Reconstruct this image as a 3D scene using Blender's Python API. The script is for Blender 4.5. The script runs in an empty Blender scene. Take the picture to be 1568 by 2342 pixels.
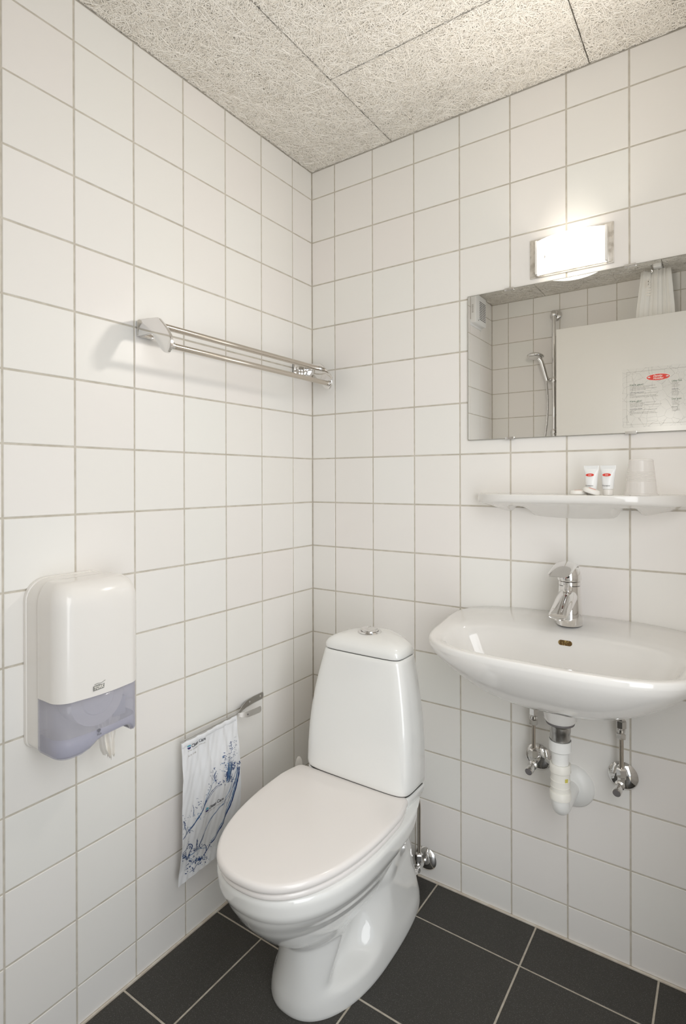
import bpy, math, random
import numpy as np
from mathutils import Vector, Matrix
from mathutils.bvhtree import BVHTree
random.seed(7); rng = np.random.default_rng(7)
S = bpy.context.scene; COL = S.collection

# ------------------------------------------------------------------ camera
yaw, pitch, roll = -0.593456, -0.002006, -0.002808
f = Vector((math.sin(yaw)*math.cos(pitch), math.cos(yaw)*math.cos(pitch), math.sin(pitch)))
r = Vector((math.cos(yaw), -math.sin(yaw), 0)); u = r.cross(f)
r2 = r*math.cos(roll)+u*math.sin(roll); u2 = -r*math.sin(roll)+u*math.cos(roll)
cd = bpy.data.cameras.new('camera'); cam = bpy.data.objects.new('camera', cd); COL.objects.link(cam)
M = Matrix((r2, u2, -f)).transposed().to_4x4(); M.translation = Vector((1.20013, -1.5405, 1.21126)); cam.matrix_world = M
cd.sensor_fit = 'HORIZONTAL'; cd.sensor_width = 36.0; cd.lens = 1280.04/1568*36
cd.shift_x = -18.07/1568; cd.shift_y = -67.94/1568; cd.clip_start = 0.005
S.camera = cam
# ------------------------------------------------------------------ world, lights, exposure
S.view_settings.view_transform = 'Standard'; S.view_settings.look = 'None'
S.view_settings.gamma = 1; S.view_settings.use_curve_mapping = False
S.view_settings.exposure = -0.03
W = bpy.data.worlds.new('world'); S.world = W; W.use_nodes = True
W.node_tree.nodes['Background'].inputs[0].default_value = (0.86, 0.93, 1.0, 1)
W.node_tree.nodes['Background'].inputs[1].default_value = 1.0
S.cycles.use_denoising = True; S.cycles.max_bounces = 14; S.cycles.diffuse_bounces = 8
S.cycles.glossy_bounces = 6; S.cycles.transmission_bounces = 8; S.cycles.transparent_max_bounces = 12
S.cycles.caustics_reflective = False; S.cycles.caustics_refractive = False
S.cycles.sample_clamp_indirect = 6

def area(name, loc, look, sx, sy, power, color, spread=math.pi):
    l = bpy.data.lights.new(name, 'AREA'); l.shape = 'RECTANGLE'; l.size = sx; l.size_y = sy
    l.energy = power; l.color = color; l.spread = spread
    o = bpy.data.objects.new(name, l); COL.objects.link(o); o.location = loc
    o.rotation_euler = (Vector(look)-Vector(loc)).to_track_quat('-Z', 'Y').to_euler(); return o
# daylight that comes in through the open doorway
area('doorway_daylight', (1.66, -1.40, 1.10), (0.80, -.0, 0.45), 0.95, 1.75, 20.0, (0.955, 0.97, 0.98))

RW = 1.36; RD = 1.80; H = 2.283   # room width (x), depth (-y), height
P = 0.15; ZR = 2.18887; CL = 0.10319; CR = 0.09660; G = 0.0042

# ------------------------------------------------------------------ materials
def nd(nt, t, **k):
    n = nt.nodes.new(t)
    for a, b in k.items(): setattr(n, a, b)
    return n
def mat(name, col, rough=0.5, metal=0.0, coat=0.0, spec=0.5, bump=None, vary=None, noise=None, alpha=1.0, trans=0.0, ior=1.45, sss=0.0):
    m = bpy.data.materials.new(name); m.use_nodes = True; nt = m.node_tree; b = nt.nodes['Principled BSDF']
    b.inputs['Base Color'].default_value = (*col, 1); b.inputs['Roughness'].default_value = rough
    b.inputs['Metallic'].default_value = metal; b.inputs['Coat Weight'].default_value = coat
    b.inputs['Coat Roughness'].default_value = 0.04
    b.inputs['Specular IOR Level'].default_value = spec; b.inputs['Alpha'].default_value = alpha
    b.inputs['Transmission Weight'].default_value = trans; b.inputs['IOR'].default_value = ior
    if sss: b.inputs['Subsurface Weight'].default_value = sss; b.inputs['Subsurface Radius'].default_value = (.01, .01, .01)
    src = None
    if vary:      # list of colours picked by object random
        oi = nd(nt, 'ShaderNodeObjectInfo'); cr = nd(nt, 'ShaderNodeValToRGB'); e = cr.color_ramp.elements
        while len(e) < len(vary): e.new(0.5)
        for i, c in enumerate(vary): e[i].position = i/(len(vary)-1); e[i].color = (*c, 1)
        nt.links.new(oi.outputs['Random'], cr.inputs[0]); src = cr.outputs[0]
    if noise:     # (scale, colour2, amount low, amount high)
        tc = nd(nt, 'ShaderNodeTexCoord'); n = nd(nt, 'ShaderNodeTexNoise'); n.inputs['Scale'].default_value = noise[0]; n.inputs['Detail'].default_value = 6
        nt.links.new(tc.outputs['Object'], n.inputs['Vector'])
        mr = nd(nt, 'ShaderNodeMapRange'); mr.inputs[1].default_value = noise[2]; mr.inputs[2].default_value = noise[3]
        nt.links.new(n.outputs['Fac'], mr.inputs[0])
        mx = nd(nt, 'ShaderNodeMix', data_type='RGBA'); mx.inputs[6].default_value = (*col, 1); mx.inputs[7].default_value = (*noise[1], 1)
        if src: nt.links.new(src, mx.inputs[6])
        nt.links.new(mr.outputs[0], mx.inputs[0]); src = mx.outputs[2]
    if src: nt.links.new(src, b.inputs['Base Color'])
    if bump:      # (scale, strength, distance)
        tc = nd(nt, 'ShaderNodeTexCoord'); n = nd(nt, 'ShaderNodeTexNoise'); n.inputs['Scale'].default_value = bump[0]; n.inputs['Detail'].default_value = 3
        nt.links.new(tc.outputs['Object'], n.inputs['Vector'])
        bp = nd(nt, 'ShaderNodeBump'); bp.inputs['Strength'].default_value = bump[1]; bp.inputs['Distance'].default_value = bump[2]
        nt.links.new(n.outputs['Fac'], bp.inputs['Height']); nt.links.new(bp.outputs['Normal'], b.inputs['Normal'])
    return m
M_TILE = mat('white wall tile', (.86, .84, .80), .32, vary=[(.865, .85, .815), (.85, .83, .795), (.87, .84, .81), (.86, .85, .82), (.86, .825, .795), (.85, .845, .81)], bump=(9, .12, .004))
M_GROUT = mat('wall grout', (.62, .58, .51), .85, noise=(40, (.50, .46, .39), .35, .7), bump=(300, .3, .001))
M_FTILE = mat('charcoal floor tile', (.042, .039, .034), .50, noise=(520, (.16, .155, .145), .58, .70), bump=(220, .35, .0015))
M_FGROUT = mat('floor grout', (.56, .51, .43), .85, noise=(60, (.42, .37, .30), .4, .75), bump=(300, .3, .001))
M_SEAL = mat('sealant', (.60, .53, .44), .6, noise=(30, (.72, .68, .60), .4, .7))
M_CERA = mat('white porcelain', (.80, .785, .76), .10, coat=.6)
M_WC = mat('white sanitary porcelain', (.82, .82, .80), .09, coat=.6)
M_SEAT = mat('white seat plastic', (.83, .795, .77), .16, coat=.25)
M_CHROME = mat('chrome', (.80, .79, .78), .05, metal=1)
M_STEEL = mat('brushed steel', (.60, .59, .57), .30, metal=1, bump=(160, .15, .001))
M_NICKEL = mat('nickel tube', (.58, .53, .47), .17, metal=1)
M_WHITEP = mat('white plastic', (.84, .815, .78), .20, coat=.2)
M_CREAMP = mat('cream plastic pipe', (.84, .82, .76), .35)
M_PIPEW = mat('white plastic pipe', (.84, .84, .82), .32)
M_DARK = mat('dark gap', (.03, .028, .025), .6)
M_RUBBER = mat('grey cap', (.16, .15, .15), .45)
M_STRAND = None
M_DOOR = mat('white laminate door', (.80, .78, .74), .28)
M_PAINT = mat('white painted trim', (.82, .81, .79), .4)
M_BAG = mat('white plastic bag', (.82, .83, .85), .38, sss=.15)
M_BLUE = mat('navy print', (.018, .055, .19), .45)
M_BLUE2 = mat('mid blue print', (.12, .24, .42), .45)
M_TEAL = mat('teal print', (.10, .36, .48), .45)
M_INK = mat('dark grey print', (.10, .10, .11), .5)
M_INKG = mat('green grey print', (.22, .27, .21), .5)
M_INKL = mat('light grey print', (.42, .40, .37), .5)
M_RED = mat('red print', (.70, .055, .04), .4)
M_WHITEI = mat('white print', (.9, .86, .80), .4)
M_PAPER = mat('tissue paper', (.84, .81, .76), .85, sss=.2)
M_CURT = mat('white curtain cloth', (.88, .87, .84), .75)
M_GLASSM = mat('silvered mirror', (.98, .98, .965), .0, metal=1)
M_MEDGE = mat('mirror edge', (.30, .29, .25), .3)
M_BRASS = mat('tarnished brass', (.13, .075, .025), .5, metal=.6, noise=(200, (.42, .30, .12), .5, .65))
M_TUBE = mat('translucent white tube', (.86, .87, .87), .25, sss=.3)
M_SOAP = mat('wrapped soap', (.85, .83, .79), .25, sss=.2)
M_FAN = mat('white fan housing', (.83, .83, .82), .35)
M_GUIDE = mat('grey inner plastic', (.55, .55, .58), .4)
M_YELL = mat('yellow label', (.62, .55, .12), .5)

def strand_mat():
    m = bpy.data.materials.new('cement bonded wood strands'); m.use_nodes = True; nt = m.node_tree; b = nt.nodes['Principled BSDF']
    b.inputs['Roughness'].default_value = .85
    at = nd(nt, 'ShaderNodeAttribute', attribute_name='tone')
    cr = nd(nt, 'ShaderNodeValToRGB'); e = cr.color_ramp.elements
    e[0].position = 0; e[0].color = (.90, .86, .79, 1); e[1].position = 1; e[1].color = (.95, .925, .87, 1)
    nt.links.new(at.outputs['Fac'], cr.inputs[0]); nt.links.new(cr.outputs[0], b.inputs['Base Color'])
    return m
M_STRAND = strand_mat()
M_SLAB = mat('wood wool core', (.26, .20, .13), .95)

def glass_like(name, col, alpha, rough, white=0.0):
    """smoked or clear film: part see-through, part glossy plastic"""
    m = bpy.data.materials.new(name); m.use_nodes = True; nt = m.node_tree; b = nt.nodes['Principled BSDF']; out = nt.nodes['Material Output']
    b.inputs['Base Color'].default_value = (*col, 1); b.inputs['Roughness'].default_value = rough; b.inputs['Coat Weight'].default_value = .3
    t = nd(nt, 'ShaderNodeBsdfTransparent'); t.inputs[0].default_value = (*[.55+.45*c for c in col], 1) if white == 0 else (1, 1, 1, 1)
    mx = nd(nt, 'ShaderNodeMixShader'); mx.inputs[0].default_value = alpha
    nt.links.new(t.outputs[0], mx.inputs[1]); nt.links.new(b.outputs[0], mx.inputs[2]); nt.links.new(mx.outputs[0], out.inputs[0])
    return m
M_SMOKE = glass_like('smoked plastic window', (.70, .70, .77), .30, .12)
M_SMOKE2 = mat('grey lilac plastic', (.70, .70, .77), .18, coat=.3)
M_CUP = glass_like('thin frosted plastic', (.86, .83, .80), .55, .25, 1)

def sheet_mat():
    m = bpy.data.materials.new('printed clear film'); m.use_nodes = True; nt = m.node_tree; b = nt.nodes['Principled BSDF']; out = nt.nodes['Material Output']
    b.inputs['Base Color'].default_value = (.62, .60, .56, 1); b.inputs['Roughness'].default_value = .3
    tc = nd(nt, 'ShaderNodeTexCoord'); mp = nd(nt, 'ShaderNodeMapping'); mp.inputs['Scale'].default_value = (52, 52, 52)
    nz = nd(nt, 'ShaderNodeTexNoise'); nz.inputs['Scale'].default_value = 25
    vo = nd(nt, 'ShaderNodeTexVoronoi', feature='DISTANCE_TO_EDGE'); vo.inputs['Scale'].default_value = 1
    mxv = nd(nt, 'ShaderNodeVectorMath', operation='MULTIPLY_ADD'); mxv.inputs[1].default_value = (.012, .012, .012)
    nt.links.new(tc.outputs['Object'], nz.inputs['Vector']); nt.links.new(nz.outputs['Color'], mxv.inputs[0]); nt.links.new(tc.outputs['Object'], mxv.inputs[2])
    nt.links.new(mxv.outputs[0], mp.inputs['Vector']); nt.links.new(mp.outputs[0], vo.inputs['Vector'])
    mr = nd(nt, 'ShaderNodeMapRange'); mr.inputs[1].default_value = .004; mr.inputs[2].default_value = .014; mr.inputs[3].default_value = .16; mr.inputs[4].default_value = .02
    nt.links.new(vo.outputs['Distance'], mr.inputs[0])
    t = nd(nt, 'ShaderNodeBsdfTransparent'); mx = nd(nt, 'ShaderNodeMixShader')
    nt.links.new(mr.outputs[0], mx.inputs[0]); nt.links.new(t.outputs[0], mx.inputs[1]); nt.links.new(b.outputs[0], mx.inputs[2]); nt.links.new(mx.outputs[0], out.inputs[0])
    return m
M_SHEET = sheet_mat()

def emis(name, col, st):
    m = bpy.data.materials.new(name); m.use_nodes = True; b = m.node_tree.nodes['Principled BSDF']
    b.inputs['Base Color'].default_value = (.9, .9, .88, 1); b.inputs['Emission Color'].default_value = (*col, 1); b.inputs['Emission Strength'].default_value = st
    return m
M_SHADE = emis('lit opal glass', (1, .95, .88), 1.12)

# ------------------------------------------------------------------ helpers
def obj(name, verts, faces, m, parent=None, smooth=None, mats=None):
    me = bpy.data.meshes.new(name); me.from_pydata([tuple(v) for v in verts], [], [tuple(int(i) for i in q) for q in faces]); me.validate()
    return omesh(name, me, m, parent, smooth)
def omesh(name, me, m, parent=None, smooth=None):
    if m: me.materials.append(m)
    if smooth is not None:
        me.shade_smooth(); me.set_sharp_from_angle(angle=math.radians(smooth))
    o = bpy.data.objects.new(name, me); COL.objects.link(o)
    if parent: o.parent = parent; o.matrix_parent_inverse = parent.matrix_basis.inverted()
    return o
def tag(o, label=None, cat=None, group=None, kind=None):
    if label: o['label'] = label
    if cat: o['category'] = cat
    if group: o['group'] = group
    if kind: o['kind'] = kind
    return o
def thing(name, loc, label, cat, group=None):
    o = bpy.data.objects.new(name, None); COL.objects.link(o); o.location = loc; o.empty_display_size = .03
    o.matrix_basis = Matrix.Translation(loc)
    return tag(o, label, cat, group)
def loft(rings, cap0=True, cap1=True, closed=True):
    n = len(rings[0]); V = [p for q in rings for p in q]; F = []
    for i in range(len(rings)-1):
        for j in range(n if closed else n-1):
            k = (j+1) % n; F.append((i*n+j, i*n+k, (i+1)*n+k, (i+1)*n+j))
    def cap(base, rev):
        c = len(V); V.append(tuple(np.mean(np.array(V[base:base+n]), axis=0)))
        for j in range(n):
            k = (j+1) % n; F.append((base+k, base+j, c) if not rev else (base+j, base+k, c))
    if cap0: cap(0, False)
    if cap1: cap((len(rings)-1)*n, True)
    return V, F
def merge(parts):
    V, F = [], []
    for v, fc in parts:
        b = len(V); V += [tuple(p) for p in v]; F += [tuple(int(i)+b for i in q) for q in fc]
    return V, F
def box(x0, x1, y0, y1, z0, z1, bev=0.0):
    if bev <= 0:
        V = [(x, y, z) for z in (z0, z1) for y in (y0, y1) for x in (x0, x1)]
        return V, [(0, 2, 3, 1), (4, 5, 7, 6), (0, 1, 5, 4), (2, 6, 7, 3), (0, 4, 6, 2), (1, 3, 7, 5)]
    b = bev
    def rr(i, z):
        pts = []
        for cx, cy, a0 in ((x1-b, y1-b, 0), (x0+b, y1-b, 90), (x0+b, y0+b, 180), (x1-b, y0+b, 270)):
            for k in range(5):
                a = math.radians(a0+k*22.5); pts.append((cx+(b-i)*math.cos(a), cy+(b-i)*math.sin(a), z))
        return pts
    R = []
    for k in range(4): t = math.radians(k*30); R.append(rr(b-b*math.sin(t), z0+b-b*math.cos(t)))
    for k in range(3, -1, -1): t = math.radians(k*30); R.append(rr(b-b*math.sin(t), z1-b+b*math.cos(t)))
    return loft(R)
def circ(c, ax, rad, n=24, ph=0.0):
    ax = Vector(ax).normalized(); t = Vector((0, 0, 1)) if abs(ax.z) < .9 else Vector((1, 0, 0))
    a = ax.cross(t).normalized(); b = ax.cross(a)
    return [tuple(Vector(c)+rad*(math.cos(ph+2*math.pi*i/n)*a+math.sin(ph+2*math.pi*i/n)*b)) for i in range(n)]
def lathe(c, ax, prof, n=28, ph=0.0):
    """prof: list of (distance along axis, radius)"""
    ax = Vector(ax).normalized()
    return loft([circ(Vector(c)+ax*d, ax, max(q, 1e-4), n, ph) for d, q in prof])
def smooth_path(pts, k=6):
    P0 = [Vector(p) for p in pts]; out = []
    for i in range(len(P0)-1):
        a = P0[max(i-1, 0)]; b = P0[i]; c = P0[i+1]; d = P0[min(i+2, len(P0)-1)]
        for j in range(k):
            t = j/k; out.append(.5*((2*b)+(c-a)*t+(2*a-5*b+4*c-d)*t*t+(3*b-a-3*c+d)*t**3))
    return out+[P0[-1]]
def tube(pts, rad, n=14):
    pts = [Vector(p) for p in pts]; rings = []; prev = None
    for i, p in enumerate(pts):
        t = (pts[min(i+1, len(pts)-1)]-pts[max(i-1, 0)]).normalized()
        if prev is None:
            ref = Vector((0, 0, 1)) if abs(t.z) < .9 else Vector((1, 0, 0)); a = t.cross(ref).normalized()
        else:
            a = (prev-t*prev.dot(t)).normalized()
        prev = a; b = t.cross(a); q = rad[i] if isinstance(rad, (list, tuple)) else rad
        rings.append([tuple(p+q*(math.cos(2*math.pi*j/n)*a+math.sin(2*math.pi*j/n)*b)) for j in range(n)])
    return loft(rings)
def prism(poly, origin, U, Vv, Nn, th, inset=0.0):
    """flat outline (u,v) extruded by th along N, with a small rounded edge"""
    o, U, Vv, Nn = Vector(origin), Vector(U), Vector(Vv), Vector(Nn)
    c = np.mean(np.array(poly), axis=0)
    def rg(d, s): return [tuple(o+U*(c[0]+(p[0]-c[0])*s)+Vv*(c[1]+(p[1]-c[1])*s)+Nn*d) for p in poly]
    rs = [rg(0, 1), rg(th, 1)] if inset <= 0 else [rg(0, 1-inset), rg(th*.15, 1), rg(th*.85, 1), rg(th, 1-inset)]
    V, F = loft(rs, False, False); n = len(poly); L = len(V)-n
    return V, F+[tuple(range(n))[::-1], tuple(range(L, L+n))]
def round_poly(pts, rad, k=5):
    out = []; n = len(pts)
    for i in range(n):
        a, b, c = [np.array(pts[j % n], float) for j in (i-1, i, i+1)]
        u1 = (a-b)/np.linalg.norm(a-b); u3 = (c-b)/np.linalg.norm(c-b); q = min(rad, np.linalg.norm(a-b)*.45, np.linalg.norm(c-b)*.45)
        p0 = b+u1*q; p1 = b+u3*q
        for j in range(k+1):
            t = j/k; out.append(tuple((1-t)**2*p0+2*t*(1-t)*b+t*t*p1))
    return out
def text(body, size, m, parent, origin, U, Vv, N, name='lettering', shear=0.0, align='LEFT', ext=.0001, warp=None, sx=1.0, bold=0.0):
    cu = bpy.data.curves.new('txt', 'FONT'); cu.body = body; cu.size = size; cu.shear = shear; cu.align_x = align
    cu.extrude = ext; cu.resolution_u = 3; cu.offset = bold
    to = bpy.data.objects.new('txt', cu); me = bpy.data.meshes.new_from_object(to)
    bpy.data.objects.remove(to); bpy.data.curves.remove(cu)
    o, U, Vv, N = Vector(origin), Vector(U), Vector(Vv), Vector(N)
    for v in me.vertices:
        c = v.co
        v.co = warp(c.x*sx, c.y, c.z) if warp else o+U*(c.x*sx)+Vv*c.y+N*(c.z)
    me.name = name
    return omesh(name, me, m, parent)

# ------------------------------------------------------------------ room shell
def cuts(first, pitch, end):
    c = [0.0]; x = first
    while x < end-.002: c.append(x); x += pitch
    return c+[end]
tile_cache = {}
def tile_mesh(w, h, m, d=.006, b=.0009):
    k = (round(w, 4), round(h, 4), m.name)
    if k in tile_cache: return tile_cache[k]
    a, c = w/2, h/2
    V = [(-a, -c, 0), (a, -c, 0), (a, c, 0), (-a, c, 0)]
    V += [(-a, -c, d-b), (a, -c, d-b), (a, c, d-b), (-a, c, d-b)]
    V += [(-a+b, -c+b, d), (a-b, -c+b, d), (a-b, c-b, d), (-a+b, c-b, d)]
    F = [(0, 3, 2, 1), (8, 9, 10, 11)]
    for lo in (0, 4):
        for i in range(4): j = (i+1) % 4; F.append((lo+i, lo+j, lo+4+j, lo+4+i))
    me = bpy.data.meshes.new('tile'); me.from_pydata(V, [], F); me.materials.append(m)
    tile_cache[k] = me; return me
def tile_wall(parent, origin, U, Vv, N, us, vs, m, g, name='tile', d=.006, tilt=.0016, skip=None):
    o, U, Vv, N = Vector(origin), Vector(U), Vector(Vv), Vector(N)
    base = Matrix((U, Vv, N)).transposed().to_4x4()
    for i in range(len(us)-1):
        for j in range(len(vs)-1):
            w = us[i+1]-us[i]-g; h = vs[j+1]-vs[j]-g
            if w < .004 or h < .004 or (skip and skip((us[i]+us[i+1])/2, (vs[j]+vs[j+1])/2)): continue
            ob = bpy.data.objects.new(name, tile_mesh(w, h, m, d)); COL.objects.link(ob); ob.parent = parent
            c = o+U*((us[i]+us[i+1])/2)+Vv*((vs[j]+vs[j+1])/2)+N*random.uniform(-.0003, .0002)
            mt = base @ Matrix.Rotation(random.gauss(0, tilt), 4, 'X') @ Matrix.Rotation(random.gauss(0, tilt), 4, 'Y')
            mt.translation = c; ob.matrix_basis = mt
            tilecount.append(ob)
tilecount = []
zc = sorted([0.0]+[ZR-P*k for k in range(0, 15)]+[H])
TD = .006   # tile face stands 6 mm proud of the slab; slab faces lie so that tile faces are at x=0 / y=0
wl = obj('wall_left', *box(-.1, -TD+.0045, -RD-.1, .1, -.05, H+.012), M_GROUT); tag(wl, kind='structure')
tile_wall(wl, (-TD, 0, 0), (0, -1, 0), (0, 0, 1), (1, 0, 0), cuts(CL, P, RD), zc, M_TILE, G)
wb = obj('wall_back', *box(-.1, RW+.1, TD-.0045, .1, -.05, H+.012), M_GROUT); tag(wb, kind='structure')
tile_wall(wb, (0, TD, 0), (1, 0, 0), (0, 0, 1), (0, -1, 0), cuts(CR, P, RW), zc, M_TILE, G)
wf = obj('wall_front', *box(-.1, RW+.1, -RD-.1, -RD-TD+.0045, -.05, H+.012), M_GROUT); tag(wf, kind='structure')
tile_wall(wf, (0, -RD-TD, 0), (1, 0, 0), (0, 0, 1), (0, 1, 0), cuts(.102, .1492, RW), zc, M_TILE, G)
# right wall with the doorway (outside the picture)
DO0, DO1, DOZ = -1.572, -.66, 2.06
pr = [box(RW+.0015, RW+.1, DO1, .1, -.05, H), box(RW+.0015, RW+.1, -RD-.1, DO0, -.05, H), box(RW+.0015, RW+.1, DO0, DO1, DOZ, H)]
wr = obj('wall_right', *merge(pr), M_GROUT); tag(wr, kind='structure')
tv = []
for i, (a, b) in enumerate(zip(cuts(CL, P, RD)[:-1], cuts(CL, P, RD)[1:])):
    for c, d in zip(zc[:-1], zc[1:]):
        ym = -(a+b)/2
        if DO0-.07 < ym < DO1+.07 and (c+d)/2 < DOZ+.06: continue
        tv.append(box(RW-.004, RW+.003, -b+G/2, -a-G/2, c+G/2, d-G/2))
tag(obj('tile', *merge(tv), M_TILE, wr), kind='stuff')
fr = merge([box(RW-.012, RW+.105, DO0-.045, DO0, 0, DOZ+.045, .003), box(RW-.012, RW+.105, DO1, DO1+.045, 0, DOZ+.045, .003), box(RW-.012, RW+.105, DO0, DO1, DOZ, DOZ+.045, .003)])
tag(obj('trim_1', *fr, M_PAINT, smooth=30), kind='structure')
# floor
fl = obj('floor', *box(-.1, RW+.9, -RD-.1, .1, -.06, -.0015), M_FGROUT); tag(fl, kind='structure')
fx = [0, .172, .4735, .7655, 1.0585, 1.36]; fy = [0, .150, .447, .741, 1.036, 1.33, 1.625, 1.80]
FD = .006
for i in range(5):
    for j in range(7):
        w = fx[i+1]-fx[i]-.0048; h = fy[j+1]-fy[j]-.0048
        x0 = .004 if i == 0 else 0; y0 = .004 if j == 0 else 0
        ob = bpy.data.objects.new('floor_tile', tile_mesh(w-x0, h-y0, M_FTILE, FD, .001)); COL.objects.link(ob); ob.parent = fl
        mt = Matrix.Rotation(random.gauss(0, .0012), 4, 'X') @ Matrix.Rotation(random.gauss(0, .0012), 4, 'Y')
        mt.translation = Vector(((fx[i]+fx[i+1]+x0)/2, -(fy[j]+fy[j+1]+y0)/2, -FD)); ob.matrix_basis = mt
tag(obj('trim_2', *merge([box(0, .005, -RD, 0, -.003, .0035, .0015), box(.005, RW, -.006, 0, -.003, .0035, .0015)]), M_SEAL, smooth=40), kind='structure')
# ceiling: wood wool panels with real strands
ce = obj('ceiling', *box(-.1, RW+.1, -RD-.1, .1, H+.012, H+.06), M_SLAB); tag(ce, kind='structure')
def strands(x0, x1, y0, y1, dens):
    A = (x1-x0)*(y1-y0); n = int(A*dens); K = 5
    cx = rng.uniform(x0-.01, x1+.01, n); cy = rng.uniform(y0-.01, y1+.01, n); th = rng.uniform(0, np.pi, n)
    L = rng.uniform(.020, .065, n); wd = rng.uniform(.0005, .00095, n); cv = rng.normal(0, 9, n); dz = rng.uniform(0, .0055, n)
    roll_ = rng.normal(0, .25, n); sl = rng.normal(0, .035, n); tone = rng.uniform(0, 1, n)
    V = np.zeros((n, K, 2, 3))
    for k in range(K):
        s = (k/(K-1)-.5)*L; a = th+cv*s
        px = cx+s*np.cos(th)-.5*cv*s*s*np.sin(th); py = cy+s*np.sin(th)+.5*cv*s*s*np.cos(th)
        pz = H+.0006+dz+sl*s
        for q, sg in ((0, -1), (1, 1)):
            V[:, k, q, 0] = np.clip(px-sg*wd*np.sin(a), x0+.0003, x1-.0003); V[:, k, q, 1] = np.clip(py+sg*wd*np.cos(a), y0+.0003, y1-.0003)
            V[:, k, q, 2] = pz+sg*wd*np.sin(roll_)
    b = (np.arange(n)*K*2)[:, None, None]; k = (np.arange(K-1)*2)[None, :, None]; F = (b+k+np.array([0, 1, 3, 2])[None, None, :]).reshape(-1, 4)
    return V.reshape(-1, 3), F, np.repeat(tone, K*2)
def panel(x0, x1, y0, y1, dens):
    Vs, Fs, tn = strands(x0+.0008, x1-.0008, y0+.0008, y1-.0008, dens)
    bv, bf = box(x0+.0006, x1-.0006, y0+.0006, y1-.0006, H+.0078, H+.013)
    nv = len(Vs); V = np.concatenate([Vs, np.array(bv)]); nf = len(Fs)+len(bf)
    me = bpy.data.meshes.new('ceiling_panel'); me.vertices.add(len(V)); me.vertices.foreach_set('co', V.astype(np.float32).ravel())
    F = np.concatenate([Fs, np.array(bf)+nv]).astype(np.int32)
    me.loops.add(nf*4); me.loops.foreach_set('vertex_index', F.ravel())
    me.polygons.add(nf); me.polygons.foreach_set('loop_start', np.arange(nf, dtype=np.int32)*4)
    me.materials.append(M_STRAND); me.materials.append(M_SLAB)
    mi = np.zeros(nf, dtype=np.int32); mi[len(Fs):] = 1; me.polygons.foreach_set('material_index', mi)
    me.update(calc_edges=True)
    at = me.attributes.new('tone', 'FLOAT', 'POINT'); at.data.foreach_set('value', np.concatenate([tn, np.zeros(len(bv))]).astype(np.float32))
    o = bpy.data.objects.new('ceiling_panel', me); COL.objects.link(o); o.parent = ce
for x0, x1, y0, y1, dn in ((0, .319, -.93, 0, 105000), (.319, .905, -.327, 0, 105000), (.905, RW, -.327, 0, 105000), (.319, .99, -.93, -.327, 105000), (.99, RW, -.93, -.327, 105000),
                           (0, .319, -RD, -.93, 60000), (.319, .93, -RD, -.93, 60000), (.93, RW, -RD, -.93, 60000)):
    panel(x0, x1, y0, y1, dn)

# ------------------------------------------------------------------ door leaf, standing open behind the camera
dr = obj('door_1', *box(.435, 1.348, -1.612, -1.576, .008, 2.02, .002), M_DOOR, smooth=30); tag(dr, kind='structure')
hp = merge([lathe((.50, -1.576, 1.05), (0, 1, 0), [(0, .0), (0, .025), (.004, .026), (.006, .022), (.006, 0)]), tube([(.50, -1.574, 1.05), (.50, -1.545, 1.05)], .009), tube(smooth_path([(.50, -1.545, 1.05), (.53, -1.54, 1.05), (.61, -1.54, 1.05)]), .009)])
obj('door_handle', *hp, M_STEEL, dr, 40)
for z in (.25, 1.75): obj('hinge', *tube([(1.352, -1.572, z-.04), (1.352, -1.572, z+.04)], .006), M_STEEL, dr, 40)

# ------------------------------------------------------------------ toilet
TX = .396
def dring(z, yf, yb, W, Wb, cx=TX, n=64, p=2.3, pb=5.0, ymf=.48, dent=0.0, yd=0, sd=.06, zf=None):
    ym = yb+(yf-yb)*ymf; pts = []
    for i in range(n):
        a = 2*math.pi*i/n; c, s = math.cos(a), math.sin(a)
        if c >= 0:   # front
            x = W*math.copysign(abs(s)**(2/p), s); y = ym+(yf-ym)*abs(c)**(2/p)
        else:
            x0 = abs(s)**(2/pb); t = abs(c)**(2/pb); kz = min(1, max(0, (z-.30)/.045)); ww = W+(Wb-W)*((3*t*t-2*t**3)*(1-kz)+t**3.2*kz); x = ww*math.copysign(x0, s); y = ym+(yb-ym)*t
        if dent: x *= 1-dent*math.exp(-((y-yd)/sd)**2)
        pts.append((cx+x, y, zf(x, y) if zf else z))
    return pts
tl = thing('toilet', (TX, -.32, 0), 'white porcelain close-coupled toilet with lid down in the tiled corner', 'toilet')
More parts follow.
